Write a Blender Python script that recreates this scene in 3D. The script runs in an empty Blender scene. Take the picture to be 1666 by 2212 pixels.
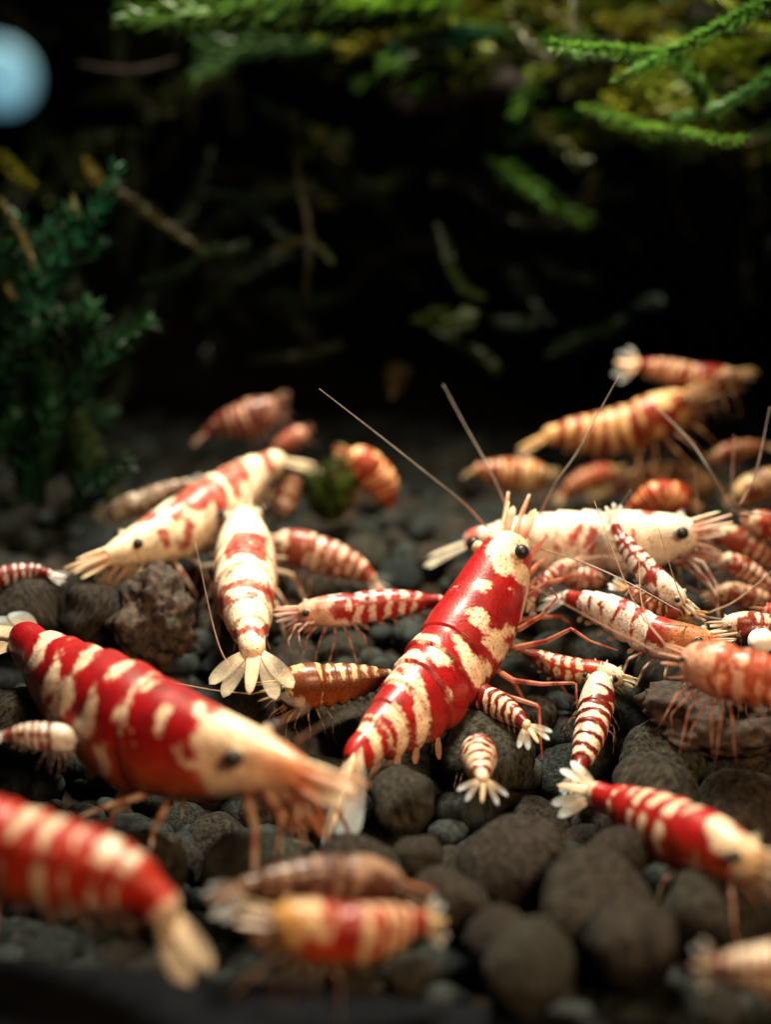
import bpy, math, random
import numpy as np
from mathutils import Vector, Matrix

# ---------------------------------------------------------------- camera, world, lamps, exposure
# one Blender unit is one centimetre
scene = bpy.context.scene
scene.unit_settings.scale_length = 0.01
COL = scene.collection
CAM = np.array([0.0, -8.0, 3.5]); PITCH = math.radians(11.0)
cd = bpy.data.cameras.new('camera'); cam = bpy.data.objects.new('camera', cd); COL.objects.link(cam)
cam.location = CAM; cam.rotation_euler = (math.pi/2 - PITCH, 0, 0)
cd.sensor_fit = 'VERTICAL'; cd.sensor_height = 24.0; cd.lens = 12/math.tan(math.radians(22.5))
cd.clip_start = 0.1; cd.clip_end = 200
cd.dof.use_dof = True; cd.dof.focus_distance = 7.85; cd.dof.aperture_fstop = cd.lens*1e-3/0.285; cd.dof.aperture_blades = 0
scene.camera = cam
w = bpy.data.worlds.new('World'); scene.world = w; w.use_nodes = True
w.node_tree.nodes['Background'].inputs[0].default_value = (0.5, 0.8, 1.0, 1); w.node_tree.nodes['Background'].inputs[1].default_value = 0.012
def lamp(name, loc, aim, size, power, col, spread=math.pi):
    d = bpy.data.lights.new(name, 'AREA'); o = bpy.data.objects.new(name, d); COL.objects.link(o)
    d.shape = 'RECTANGLE'; d.size, d.size_y = size; d.energy = power; d.color = col; d.spread = spread
    o.location = loc; o.rotation_euler = (Vector(aim)-Vector(loc)).to_track_quat('-Z', 'Y').to_euler(); o['kind'] = 'helper'
lamp('tank_lamp', (-0.2, 1.0, 10.5), (0.3, 0.8, 0), (3.0, 1.6), 1180, (1.0, 0.89, 0.68), math.radians(105))
lamp('warm_fill', (4.5, -9.5, 6.5), (0.0, -0.2, 0.8), (3, 3), 125, (1.0, 0.62, 0.33), math.radians(50))  # unseen warm fill added in front to brighten the shrimp flanks
vs = scene.view_settings; vs.view_transform = 'Standard'; vs.look = 'None'; vs.exposure = 0.0; vs.gamma = 1.0
scene.cycles.use_denoising = True; scene.cycles.max_bounces = 5; scene.cycles.transparent_max_bounces = 6; scene.cycles.diffuse_bounces = 3; scene.cycles.glossy_bounces = 2; scene.cycles.caustics_reflective = False; scene.cycles.caustics_refractive = False
try: scene.cycles.denoiser = 'OPENIMAGEDENOISE'
except Exception: pass

# ---------------------------------------------------------------- measuring helpers
FPX = 1106/math.tan(math.radians(22.5))
_c, _s = math.cos(PITCH), math.sin(PITCH)
def P(px, py, d):
    """world point measured off the photograph (1666 x 2212 wide) at distance d along the view"""
    x = (px-833)/FPX*d; y = (1106-py)/FPX*d
    return np.array([x, CAM[1] + d*_c + y*_s, CAM[2] - d*_s + y*_c])
GY = [-6, -3, -2.2, -1.5, -0.7, 0, 1, 2.5, 4.5, 9, 20]; GZ = [0, 0, 0.02, 0.05, 0.24, 0.60, 1.02, 1.26, 1.38, 1.5, 1.6]
def ground(x, y):
    y = np.asarray(y, float)
    g = sum(np.interp(y+o, GY, GZ) for o in (-.4, -.2, 0, .2, .4))/5
    return g + 0.05*np.sin(1.3*x+0.7) + 0.04*np.sin(2.1*x - 1.1*y)
def _hash(i, j, k, seed):
    n = (i*374761393 + j*668265263 + k*2147483647 + seed*1274126177) & 0xffffffff
    n = ((n ^ (n >> 13)) * 1274126177) & 0xffffffff
    return ((n ^ (n >> 16)) & 0xffff)/65535.0
def vnoise(p, seed=0):
    p = np.asarray(p, float); f = np.floor(p); i = f.astype(np.int64); t = p-f; t = t*t*(3-2*t)
    r = 0
    for dx in (0, 1):
        for dy in (0, 1):
            for dz in (0, 1):
                wgt = (t[:, 0] if dx else 1-t[:, 0])*(t[:, 1] if dy else 1-t[:, 1])*(t[:, 2] if dz else 1-t[:, 2])
                r = r + wgt*_hash(i[:, 0]+dx, i[:, 1]+dy, i[:, 2]+dz, seed)
    return r
def fbm(p, seed=0, o=3):
    return sum(vnoise(np.asarray(p)*2**k, seed+k)*0.5**k for k in range(o))/sum(0.5**k for k in range(o))
def sm(a, b, x):
    t = np.clip((x-a)/(b-a), 0, 1); return t*t*(3-2*t)
def unit(v): v = np.asarray(v, float); return v/(np.linalg.norm(v)+1e-12)
def curve(pts, n):
    """Catmull-Rom through pts, n samples evenly spaced by length"""
    p = np.array(pts, float); q = np.vstack([2*p[0]-p[1], p, 2*p[-1]-p[-2]]); out = []
    for i in range(1, len(q)-2):
        t = np.linspace(0, 1, 24, endpoint=False)[:, None]
        a, b, c, d = q[i-1], q[i], q[i+1], q[i+2]
        out.append(0.5*(2*b + (c-a)*t + (2*a-5*b+4*c-d)*t*t + (3*b-a-3*c+d)*t**3))
    out = np.vstack(out+[q[-2][None]]); L = np.r_[0, np.cumsum(np.linalg.norm(np.diff(out, axis=0), axis=1))]
    s = np.linspace(0, L[-1], n)
    return np.stack([np.interp(s, L, out[:, k]) for k in range(3)], 1), L[-1]

# ---------------------------------------------------------------- mesh helpers
def link(name, me, mat=None, parent=None):
    o = bpy.data.objects.new(name, me); COL.objects.link(o)
    if mat is not None and me is not None and not me.materials: me.materials.append(mat)
    if parent is not None: o.parent = parent; o.matrix_parent_inverse = Matrix.Translation(-parent.location)
    return o
def mesh(name, verts, faces, cols=None, smooth=True):
    me = bpy.data.meshes.new(name); me.from_pydata(np.asarray(verts).tolist(), [], faces if isinstance(faces, list) else faces.tolist())
    if cols is not None:
        ca = me.color_attributes.new('Col', 'FLOAT_COLOR', 'POINT')
        c = np.ones((len(verts), 4)); cols = np.asarray(cols); c[:, :cols.shape[1]] = cols
        ca.data.foreach_set('color', c.ravel())
    if smooth: me.polygons.foreach_set('use_smooth', [True]*len(me.polygons))
    me.update(); return me
def grid_faces(n, m):
    i, j = np.meshgrid(np.arange(n-1), np.arange(m), indexing='ij'); i = i.ravel(); j = j.ravel(); k = (j+1) % m
    return np.stack([i*m+j, i*m+k, (i+1)*m+k, (i+1)*m+j], 1)
def frames(c, up):
    T = np.gradient(c, axis=0); T /= np.linalg.norm(T, axis=1)[:, None]+1e-12
    U = np.broadcast_to(up, c.shape) - T*np.sum(np.broadcast_to(up, c.shape)*T, 1)[:, None]
    U = U/(np.linalg.norm(U, axis=1)[:, None]+1e-12); return T, U, np.cross(T, U)
def tube(pts, radii, n=10, seg=7, colfn=None, col=(1, 1, 1), straight=False):
    """tapered rod; ends closed"""
    if straight:
        pts = np.array(pts, float); L = np.r_[0, np.cumsum(np.linalg.norm(np.diff(pts, axis=0), axis=1))]; s = np.linspace(0, L[-1], n)
        c = np.stack([np.interp(s, L, pts[:, k]) for k in range(3)], 1)
    else: c, _ = curve(pts, n)
    t = np.linspace(0, 1, n); r = np.interp(t, np.linspace(0, 1, len(radii)), radii)
    up = np.array([0.31, 0.22, 0.93]); T, U, B = frames(c, up)
    th = np.linspace(0, 2*math.pi, seg, endpoint=False)
    V = c[:, None]+r[:, None, None]*(U[:, None]*np.cos(th)[None, :, None]+B[:, None]*np.sin(th)[None, :, None])
    V = V.reshape(-1, 3); F = grid_faces(n, seg).tolist(); F += [list(range(seg))[::-1], list(range((n-1)*seg, n*seg))]
    tt = np.repeat(t, seg)
    C = colfn(tt) if colfn else np.broadcast_to(col, (len(V), 3))
    return V, F, C
def paddle(base, d, nrm, length, width, bend=0.0, thick=0.10, colfn=None, tip=0.55, n=14, m=10):
    """a flat blade with rounded end and real thickness: tail plates, antenna scales, swimmerets"""
    d = unit(d); nrm = unit(nrm - d*np.dot(nrm, d)); b = np.cross(d, nrm)
    t = np.linspace(0, 1, n); wd = width*np.where(t < tip, 0.32+0.68*np.sin(t/tip*math.pi/2)**1.1, np.sqrt(np.clip(1-((t-tip)/(1-tip))**2.4, 0.0015, 1)))
    c = base + d*(t*length)[:, None] + nrm*(bend*length*t*t)[:, None]
    th = np.linspace(0, 2*math.pi, m, endpoint=False)
    V = c[:, None] + b*(wd[:, None]*np.cos(th)[None])[..., None]*0.5 + nrm*(thick*wd[:, None]*np.sin(th)[None] + 0.10*wd[:, None]*np.abs(np.cos(th))[None]**2)[..., None]*0.5
    V = V.reshape(-1, 3); F = grid_faces(n, m).tolist(); F += [list(range(m))[::-1], list(range((n-1)*m, n*m))]
    tt = np.repeat(t, m); ww = np.tile(np.cos(th), n)
    return V, F, (colfn(tt, ww) if colfn else np.ones((len(V), 3)))

# ---------------------------------------------------------------- materials
def new_mat(name):
    m = bpy.data.materials.new(name); m.use_nodes = True; nt = m.node_tree
    return m, nt, nt.nodes['Principled BSDF'], nt.nodes, nt.links
def attr_mat(name, rough=0.42, sss=0.65, speck=0.8, trans=0.0, alpha=1.0, spec=0.35, coat=0.3, bump=0.35, scale=60):
    m, nt, b, N, L = new_mat(name)
    a = N.new('ShaderNodeAttribute'); a.attribute_name = 'Col'
    tc = N.new('ShaderNodeTexCoord')
    n1 = N.new('ShaderNodeTexNoise'); n1.inputs['Scale'].default_value = scale; n1.inputs['Detail'].default_value = 4; L.new(tc.outputs['Object'], n1.inputs['Vector'])
    # fine dark pigment dots that show on the pale shell only
    rp = N.new('ShaderNodeValToRGB'); rp.color_ramp.elements[0].position = 0.36; rp.color_ramp.elements[1].position = 0.46
    rp.color_ramp.elements[0].color = (0.42, 0.22, 0.15, 1); rp.color_ramp.elements[1].color = (1, 1, 1, 1); L.new(n1.outputs[0], rp.inputs[0])
    n2 = N.new('ShaderNodeTexNoise'); n2.inputs['Scale'].default_value = scale*0.16; n2.inputs['Detail'].default_value = 5; L.new(tc.outputs['Object'], n2.inputs['Vector'])
    r2 = N.new('ShaderNodeMapRange'); r2.inputs['From Min'].default_value = 0.25; r2.inputs['From Max'].default_value = 0.75; r2.inputs['To Min'].default_value = 0.68; r2.inputs['To Max'].default_value = 1.2; L.new(n2.outputs[0], r2.inputs[0])
    mx = N.new('ShaderNodeMix'); mx.data_type = 'RGBA'; mx.blend_type = 'MULTIPLY'; mx.inputs[0].default_value = speck; L.new(a.outputs['Color'], mx.inputs[6]); L.new(rp.outputs[0], mx.inputs[7])
    m2 = N.new('ShaderNodeMix'); m2.data_type = 'RGBA'; m2.blend_type = 'MULTIPLY'; m2.inputs[0].default_value = 1.0; L.new(mx.outputs[2], m2.inputs[6]); L.new(r2.outputs[0], m2.inputs[7])
    L.new(m2.outputs[2], b.inputs['Base Color'])
    b.inputs['Roughness'].default_value = rough; b.inputs['Specular IOR Level'].default_value = spec
    b.inputs['Subsurface Weight'].default_value = sss; b.inputs['Subsurface Radius'].default_value = (1, 0.35, 0.2); b.inputs['Subsurface Scale'].default_value = 0.05
    b.inputs['Coat Weight'].default_value = coat; b.inputs['Coat Roughness'].default_value = 0.26
    bp = N.new('ShaderNodeBump'); bp.inputs['Strength'].default_value = bump; bp.inputs['Distance'].default_value = 0.01; L.new(n1.outputs[0], bp.inputs['Height']); L.new(bp.outputs[0], b.inputs['Normal'])
    out = N['Material Output']; sh = b.outputs[0]
    if trans > 0:
        tr = N.new('ShaderNodeBsdfTranslucent'); L.new(m2.outputs[2], tr.inputs[0]); ms = N.new('ShaderNodeMixShader'); ms.inputs[0].default_value = trans
        L.new(sh, ms.inputs[1]); L.new(tr.outputs[0], ms.inputs[2]); sh = ms.outputs[0]
    if alpha < 1:
        tp = N.new('ShaderNodeBsdfTransparent'); ms = N.new('ShaderNodeMixShader'); ma = N.new('ShaderNodeMath'); ma.operation = 'MULTIPLY'; ma.inputs[1].default_value = alpha; L.new(a.outputs['Alpha'], ma.inputs[0]); L.new(ma.outputs[0], ms.inputs[0])
        L.new(tp.outputs[0], ms.inputs[1]); L.new(sh, ms.inputs[2]); sh = ms.outputs[0]
    L.new(sh, out.inputs[0]); return m
M_SHELL = attr_mat('shrimp_shell')
M_SHELL_FAR = attr_mat('shrimp_shell_far', sss=0.0, trans=0.12)
M_FIN = attr_mat('shrimp_fin', rough=0.4, sss=0.0, trans=0.4, alpha=0.97, speck=0.3)
M_LEG = attr_mat('shrimp_leg', rough=0.35, sss=0.0, trans=0.3, alpha=0.7, speck=0.2)
M_FEEL = attr_mat('shrimp_feeler', rough=0.5, sss=0.0, trans=0.2, alpha=0.75, speck=0.0)
def plain(name, col, rough=0.5, spec=0.5, coat=0.0):
    m, nt, b, N, L = new_mat(name); b.inputs['Base Color'].default_value = (*col, 1); b.inputs['Roughness'].default_value = rough
    b.inputs['Specular IOR Level'].default_value = spec; b.inputs['Coat Weight'].default_value = coat; return m
M_EYE = plain('shrimp_eye', (0.010, 0.009, 0.007), 0.45, 0.35, 0.0)
def stone_mat():
    m, nt, b, N, L = new_mat('soil_pellet')
    tc = N.new('ShaderNodeTexCoord'); oi = N.new('ShaderNodeObjectInfo')
    mp = N.new('ShaderNodeMapping'); mp.inputs['Scale'].default_value = (1, 1, 0.28); L.new(tc.outputs['Object'], mp.inputs['Vector'])
    ad = N.new('ShaderNodeVectorMath'); L.new(mp.outputs[0], ad.inputs[0]); sc = N.new('ShaderNodeVectorMath'); sc.operation = 'SCALE'; sc.inputs[0].default_value = (37, 11, 23); L.new(oi.outputs['Random'], sc.inputs['Scale']); L.new(sc.outputs[0], ad.inputs[1])
    n1 = N.new('ShaderNodeTexNoise'); n1.inputs['Scale'].default_value = 9; n1.inputs['Detail'].default_value = 6; n1.inputs['Roughness'].default_value = 0.7; L.new(ad.outputs[0], n1.inputs['Vector'])
    n2 = N.new('ShaderNodeTexNoise'); n2.inputs['Scale'].default_value = 5; n2.inputs['Detail'].default_value = 5; L.new(ad.outputs[0], n2.inputs['Vector'])
    rc = N.new('ShaderNodeValToRGB'); e = rc.color_ramp.elements; e[0].position = 0.0; e[0].color = (0.017, 0.014, 0.011, 1); e[1].position = 1.0; e[1].color = (0.009, 0.014, 0.015, 1)
    e2 = e.new(0.45); e2.color = (0.021, 0.018, 0.014, 1); e3 = e.new(0.75); e3.color = (0.020, 0.020, 0.015, 1)
    L.new(oi.outputs['Random'], rc.inputs[0])
    r1 = N.new('ShaderNodeMapRange'); r1.inputs['From Min'].default_value = 0.38; r1.inputs['From Max'].default_value = 0.62; r1.inputs['To Min'].default_value = 0.15; r1.inputs['To Max'].default_value = 2.4; L.new(n1.outputs[0], r1.inputs[0])
    r2 = N.new('ShaderNodeMapRange'); r2.inputs['From Min'].default_value = 0.3; r2.inputs['From Max'].default_value = 0.7; r2.inputs['To Min'].default_value = 0.55; r2.inputs['To Max'].default_value = 1.45; L.new(n2.outputs[0], r2.inputs[0])
    mu = N.new('ShaderNodeMath'); mu.operation = 'MULTIPLY'; L.new(r1.outputs[0], mu.inputs[0]); L.new(r2.outputs[0], mu.inputs[1])
    mx = N.new('ShaderNodeMix'); mx.data_type = 'RGBA'; mx.blend_type = 'MULTIPLY'; mx.inputs[0].default_value = 1; L.new(rc.outputs[0], mx.inputs[6]); L.new(mu.outputs[0], mx.inputs[7]); L.new(mx.outputs[2], b.inputs['Base Color'])
    b.inputs['Roughness'].default_value = 0.66; b.inputs['Specular IOR Level'].default_value = 0.15
    bp = N.new('ShaderNodeBump'); bp.inputs['Strength'].default_value = 0.7; bp.inputs['Distance'].default_value = 0.05; L.new(n1.outputs[0], bp.inputs['Height']); L.new(bp.outputs[0], b.inputs['Normal'])
    return m
M_STONE = stone_mat()
def noise_mat(name, c0, c1, scale, rough=0.8, bump=0.4):
    m, nt, b, N, L = new_mat(name); tc = N.new('ShaderNodeTexCoord'); n = N.new('ShaderNodeTexNoise'); n.inputs['Scale'].default_value = scale; n.inputs['Detail'].default_value = 8
    L.new(tc.outputs['Object'], n.inputs['Vector']); r = N.new('ShaderNodeValToRGB'); r.color_ramp.elements[0].position = 0.35; r.color_ramp.elements[1].position = 0.68
    r.color_ramp.elements[0].color = (*c0, 1); r.color_ramp.elements[1].color = (*c1, 1); L.new(n.outputs[0], r.inputs[0]); L.new(r.outputs[0], b.inputs['Base Color']); b.inputs['Roughness'].default_value = rough
    bp = N.new('ShaderNodeBump'); bp.inputs['Strength'].default_value = bump; bp.inputs['Distance'].default_value = 0.03; L.new(n.outputs[0], bp.inputs['Height']); L.new(bp.outputs[0], b.inputs['Normal']); return m
M_BED = noise_mat('soil_bed', (0.008, 0.006, 0.004), (0.024, 0.017, 0.011), 14)
M_BED.node_tree.nodes['Principled BSDF'].inputs['Specular IOR Level'].default_value = 0.04
M_WOOD = noise_mat('driftwood', (0.006, 0.003, 0.001), (0.022, 0.009, 0.004), 9)
M_RIM = noise_mat('tank_rim', (0.002, 0.0025, 0.004), (0.005, 0.006, 0.008), 6, 0.9, 0.1); M_RIM.node_tree.nodes['Principled BSDF'].inputs['Specular IOR Level'].default_value = 0.08
M_BACK = noise_mat('tank_back', (0.002, 0.003, 0.002), (0.006, 0.009, 0.004), 0.6, 0.9, 0.1)
M_MULM = noise_mat('mulm', (0.006, 0.004, 0.003), (0.06, 0.036, 0.02), 22)
M_BALL = plain('pale_glow', (0.30, 0.62, 0.80), 0.7, 0.1); M_BALL.node_tree.nodes['Principled BSDF'].inputs['Emission Color'].default_value = (0.16, 0.44, 0.60, 1); M_BALL.node_tree.nodes['Principled BSDF'].inputs['Emission Strength'].default_value = 0.75  # emission added so the pale blue ball glows
def moss_mat():
    m, nt, b, N, L = new_mat('moss_leaf'); a = N.new('ShaderNodeAttribute'); a.attribute_name = 'Col'; L.new(a.outputs['Color'], b.inputs['Base Color']); b.inputs['Roughness'].default_value = 0.45
    tr = N.new('ShaderNodeBsdfTranslucent'); L.new(a.outputs['Color'], tr.inputs[0]); ms = N.new('ShaderNodeMixShader'); ms.inputs[0].default_value = 0.4
    L.new(b.outputs[0], ms.inputs[1]); L.new(tr.outputs[0], ms.inputs[2]); L.new(ms.outputs[0], N['Material Output'].inputs[0]); return m
M_MOSS = moss_mat()

# ---------------------------------------------------------------- the setting: bed, pellets, rim, back
def build_bed():
    xs = np.linspace(-11, 11, 90); ys = np.linspace(-2.75, 13, 90); X, Y = np.meshgrid(xs, ys, indexing='ij')
    p = np.stack([X.ravel(), Y.ravel(), np.zeros(X.size)], 1)
    Z = ground(p[:, 0], p[:, 1]) - 0.16 + 0.10*(fbm(p*3.0, 5)-0.5); p[:, 2] = Z
    n = len(xs); m = len(ys); F = [(i*m+j, (i+1)*m+j, (i+1)*m+j+1, i*m+j+1) for i in range(n-1) for j in range(m-1)]
    o = link('ground', mesh('ground', p, F), M_BED); o['kind'] = 'structure'; o['label'] = 'dark brown aquarium soil bed rising to the back'; return o
BED = build_bed()
def pebble_mesh(k):
    import bmesh
    bm = bmesh.new(); bmesh.ops.create_icosphere(bm, subdivisions=4, radius=1.0)
    v = np.array([q.co[:] for q in bm.verts]); rs = np.random.RandomState(k)
    sc = np.array([1.0, rs.uniform(.78, 1.0), rs.uniform(.62, .85)])
    d = 1 + 0.5*(fbm(v*1.0+10*k, k, 2)-0.5)
    for _ in range(6):   # worn flat faces
        nn = unit(rs.normal(size=3)); ex = np.maximum(0, v@nn-rs.uniform(.82, 1.0)); v = v-np.outer(ex*.8, nn)
    d += 0.10*(fbm(v*3+7*k, k+3, 3)-0.5) + 0.03*(fbm(v*11+7*k, k+5, 2)-0.5)
    v = v*d[:, None]*sc*1.12
    for q, c in zip(bm.verts, v): q.co = c
    me = bpy.data.meshes.new('pebble'); bm.to_mesh(me); bm.free(); me.polygons.foreach_set('use_smooth', [True]*len(me.polygons)); me.materials.append(M_STONE); return me
PEB = [pebble_mesh(k) for k in range(9)]
def build_pebbles():
    rs = np.random.RandomState(11); pts = []
    def add(x, y, r, lift=0.0, k=None, rz=None):
        z = float(ground(x, y)) - 0.07 + lift
        o = bpy.data.objects.new('pebble', PEB[rs.randint(len(PEB)) if k is None else k]); COL.objects.link(o); o.parent = BED
        o.location = (x, y, z); o.scale = (r, r, r); o.rotation_euler = (rs.uniform(-.6, .6), rs.uniform(-.6, .6), rs.uniform(0, 6.28) if rz is None else rz); pts.append((x, y, r))
    # the large pellets that can be picked out in the foreground
    for px, py, d, r in ((1110, 1835, 6.9, 0.36), (975, 1925, 6.45, 0.23), (1290, 1930, 6.35, 0.36), (1420, 1690, 7.4, 0.33), (1430, 1620, 7.7, 0.30), (1585, 1720, 7.3, 0.33),
                        (1070, 1990, 6.05, 0.18), (870, 1700, 7.2, 0.26), (1050, 1600, 7.75, 0.34), (760, 1860, 6.7, 0.30), (1370, 2010, 6.0, 0.30), (1560, 1930, 6.4, 0.34), (1140, 2060, 5.8, 0.26),
                        (1520, 1640, 7.8, 0.22), (1620, 1610, 7.9, 0.30), (60, 1270, 8.9, 0.34), (200, 1300, 8.8, 0.3), (60, 1520, 7.9, 0.32), (300, 1800, 6.8, 0.30), (520, 1830, 6.7, 0.25), (1330, 1820, 6.8, 0.2), (900, 1840, 6.8, 0.17)):
        q = P(px, py, d); o_l = q[2]-float(ground(q[0], q[1]))+0.07-0.25*r
        add(q[0], q[1], r*.84, min(max(o_l, -0.12), 0.35))
    t = 0
    while len(pts) < 296 and t < 20000:
        t += 1
        y = -2.55 + 9.0*rs.rand()**1.25; half = 0.345*(y+8)+0.45; x = rs.uniform(-half, half); r = rs.uniform(.11, .26)
        if all((x-a)**2+(y-b)**2 > (0.80*(r+c))**2 for a, b, c in pts): add(x, y, r, rs.uniform(-.05, .06))
    # crumbs between the pellets
    V, F = [], []; base = np.array([q.co[:] for q in PEB[0].vertices]); 
    import bmesh
    bm = bmesh.new(); bmesh.ops.create_icosphere(bm, subdivisions=2, radius=1.0); sv = np.array([q.co[:] for q in bm.verts]); sf = [[q.index for q in f.verts] for f in bm.faces]; bm.free()
    for i in range(1900):
        y = -2.6 + 11.5*rs.rand(); half = 0.345*(y+8)+0.6; x = rs.uniform(-half, half); r = rs.uniform(.05, .2)
        v = sv*(1+0.35*(fbm(sv*1.7+i*3.1, 3, 2)-.5))[:, None]*r*np.array([1, rs.uniform(.7, 1), rs.uniform(.6, .9)]) + np.array([x, y, float(ground(x, y))-0.10+rs.uniform(-.03, .05)])
        F += [[a+len(V)*len(sv) for a in f] for f in sf]; V.append(v)
    o = link('soil_crumbs', mesh('soil_crumbs', np.vstack(V), F), M_STONE, BED); o['kind'] = 'stuff'
build_pebbles()
def box(name, x0, x1, y0, y1, z0, z1, mat, rz=0, bev=0.03):
    import bmesh
    bm = bmesh.new(); bmesh.ops.create_cube(bm, size=1); c = np.array([(x0+x1)/2, (y0+y1)/2, (z0+z1)/2])
    for v in bm.verts: v.co = Vector((v.co.x*(x1-x0), v.co.y*(y1-y0), v.co.z*(z1-z0)))
    bmesh.ops.bevel(bm, geom=bm.edges[:], offset=bev, segments=3, affect='EDGES')
    me = bpy.data.meshes.new(name); bm.to_mesh(me); bm.free(); o = link(name, me, mat); o.location = c; o.rotation_euler = (0, 0, rz); o['kind'] = 'structure'; return o
o = box('tank_rim', -6, 6, -3.6, -2.62, -0.9, 0.10, M_RIM, math.radians(-3)); o.rotation_euler[1] = math.radians(4.5); o['label'] = 'black tank rim along the bottom edge, out of focus'
o = box('tank_back_wall', -16, 16, 13, 13.4, -1, 9, M_BACK)
# ---------------------------------------------------------------- shrimp
RED = np.array([0.30, 0.004, 0.006]); DRED = np.array([0.26, 0.006, 0.006]); BRED = np.array([0.17, 0.010, 0.006]); ORANGE = np.array([0.62, 0.13, 0.02]); BROWN = np.array([0.22, 0.055, 0.014])
CREAM = np.array([0.86, 0.72, 0.52]); WHITE = np.array([0.88, 0.84, 0.74]); PINK = np.array([0.80, 0.36, 0.22]); BEIGE = np.array([0.50, 0.33, 0.16])
SEG = [0.37, 0.48, 0.59, 0.69, 0.78, 0.86, 1.0001]
PS = [0, .03, .07, .13, .22, .32, .36, .38, .45, .6, .72, .82, .86, .89, 1]
PH = [.30, .47, .60, .74, .90, 1.0, .99, .97, 1.02, .96, .82, .66, .57, .47, .39]
def in_poly(s, a, poly):
    p = np.asarray(poly); ins = np.zeros(len(s), bool); j = len(p)-1
    for i in range(len(p)):
        (x0, y0), (x1, y1) = p[i], p[j]
        c = ((y0 > a) != (y1 > a)) & (s < (x1-x0)*(a-y0)/((y1-y0) if y1 != y0 else 1e-9)+x0); ins ^= c; j = i
    return ins
def pattern(spec, s, a, grid):
    """shell colour from the place on the body: s runs head to tail, a from the back (0) down the flank (1)"""
    seed = spec.get('seed', 1); k = spec.get('pat', 'bands'); c0 = np.asarray(spec.get('base', RED)); c1 = np.asarray(spec.get('mark', CREAM))
    q = np.stack([s*14, a*7, np.full_like(s, seed*3.3)], 1)
    n = fbm(q, seed, 3); nf = fbm(q*4.5, seed+9, 3)
    C = np.broadcast_to(c0, (len(s), 3))*(0.55+0.65*n+.25*nf)[:, None]
    if spec.get('orange', 0): # eggs and gut shine orange through the lower flank
        o = spec['orange']*sm(.35, .7, np.abs(a))*sm(.06, .15, s)*(1-sm(.5, .8, s)); C = C*(1-o[:, None]) + ORANGE*(0.7+0.6*n)[:, None]*o[:, None]
    if k == 'poly':
        near = PAT_SIDE.get(spec['key'], 1); ds = s + 0.016*(nf-.5); dv = a*near + 0.05*(nf-.5); far = a*near < -spec.get('far', .28)   # the far flank repeats the near one
        m = np.zeros(len(s), bool); h = np.zeros(len(s), bool)
        for poly in PAT.get(spec['key'], []): m |= in_poly(ds, dv, poly) | (in_poly(ds, -dv, poly) & far)
        for poly in PAT.get(spec['key']+'_hole', []): h |= in_poly(ds, dv, poly) | (in_poly(ds, -dv, poly) & far)
        m = (m & ~h).astype(float)
        hd = spec.get('head', 0)
        if hd: m = np.maximum(m, 1-sm(hd-.01, hd+.01, s+0.03*(nf-.5)))
    else:
        nb = spec.get('duty', .5); m = np.zeros(len(s))
        for i in range(6):
            s0, s1 = SEG[i], SEG[i+1]; w = (s1-s0)
            t = (s + 0.07*(n-.5) + 0.022*(nf-.5) + np.abs(a)*(-.04+.12*((seed*37) % 11)/11) - s0)/w
            lo = 0.5 + 0.28*(vnoise(np.stack([a*2.2, np.full_like(a, i*7.1), np.full_like(a, seed)], 1), seed)-.5) + .0
            wd = nb*0.5*(0.6+0.8*vnoise(np.stack([a*3.1+i*2.3, np.full_like(a, i*3.7), np.full_like(a, seed*1.3)], 1), seed+6))
            gap = spec.get('gap', .35)*(fbm(np.stack([a*3+i*5, s*3, s*0+seed], 1), seed+2, 2) < 0.42)
            m = np.maximum(m, (np.abs(t-lo) < wd-gap*0.5).astype(float))
        if spec.get('split', 1): m = m*(np.abs(np.abs(a)-.27-.10*(n-.5)) > .035+.05*(nf-.5))
        if 'dorsal' in spec: m = m*(np.abs(a) < spec['dorsal']+.1*(n-.5))
        if 'bandfrom' in spec: m = m*(s > spec['bandfrom'])
        blot = fbm(np.stack([s*11, a*3.2, s*0+seed*1.7], 1), seed+4, 3)
        cm = (s < SEG[0]-.015) & (blot > spec.get('blot', .52)); m = np.maximum(m, cm.astype(float))
        if spec.get('mottle', 0): m = np.maximum(m, (nf*0.6+n*0.4 > 0.56).astype(float)*spec['mottle'])
        hd = spec.get('head', .1); m = np.maximum(m, 1-sm(hd-.01, hd+.01, s+0.05*(n-.5)))
        if spec.get('tailred', 1): m = np.where((s > .86) & (s < .95), 0, m)
        m = np.where(s > .955, 1, m)
    if 'headc' in spec:
        h0, h1 = spec.get('hz', (.16, .30)); hz = (1-sm(h0, h1, s+.10*(n-.5))); c1 = c1*(1-hz[:, None])+np.asarray(spec['headc'])*hz[:, None]; C = C*(1-.6*hz[:, None])+np.asarray(spec['headc'])*.5*hz[:, None]
    c1 = np.asarray(c1)
    # pigment thins out at the edge of each mark and breaks into specks
    mg = m.reshape(grid).astype(float)
    for _ in range(7 if grid[0] > 200 else 2):
        mp = np.pad(mg, ((1, 1), (0, 0)), mode='edge'); mg = (mp[:-2]+2*mp[1:-1]+mp[2:])/4; mg = (np.roll(mg, 1, 1)+2*mg+np.roll(mg, -1, 1))/4
    hf = vnoise(np.stack([s*150, a*70, s*0], 1), seed+31)*.6+vnoise(np.stack([s*60, a*30, s*0], 1), seed+33)*.4
    ero = spec.get('ero', .0 if not spec.get('whiteish') else -.16); m = sm(.36+ero, .86+ero, mg.ravel()+.95*(hf-.5)*(mg.ravel() > .03)*(mg.ravel() < .97)); m = m*np.clip(.80+.35*(fbm(np.stack([s*45, a*22, s*0], 1), seed+41, 2)-.25), 0, 1)
    C1 = np.broadcast_to(c1, (len(s), 3))*(0.86+0.24*nf)[:, None]
    C = C*(1-m[:, None])+C1*m[:, None]
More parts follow.
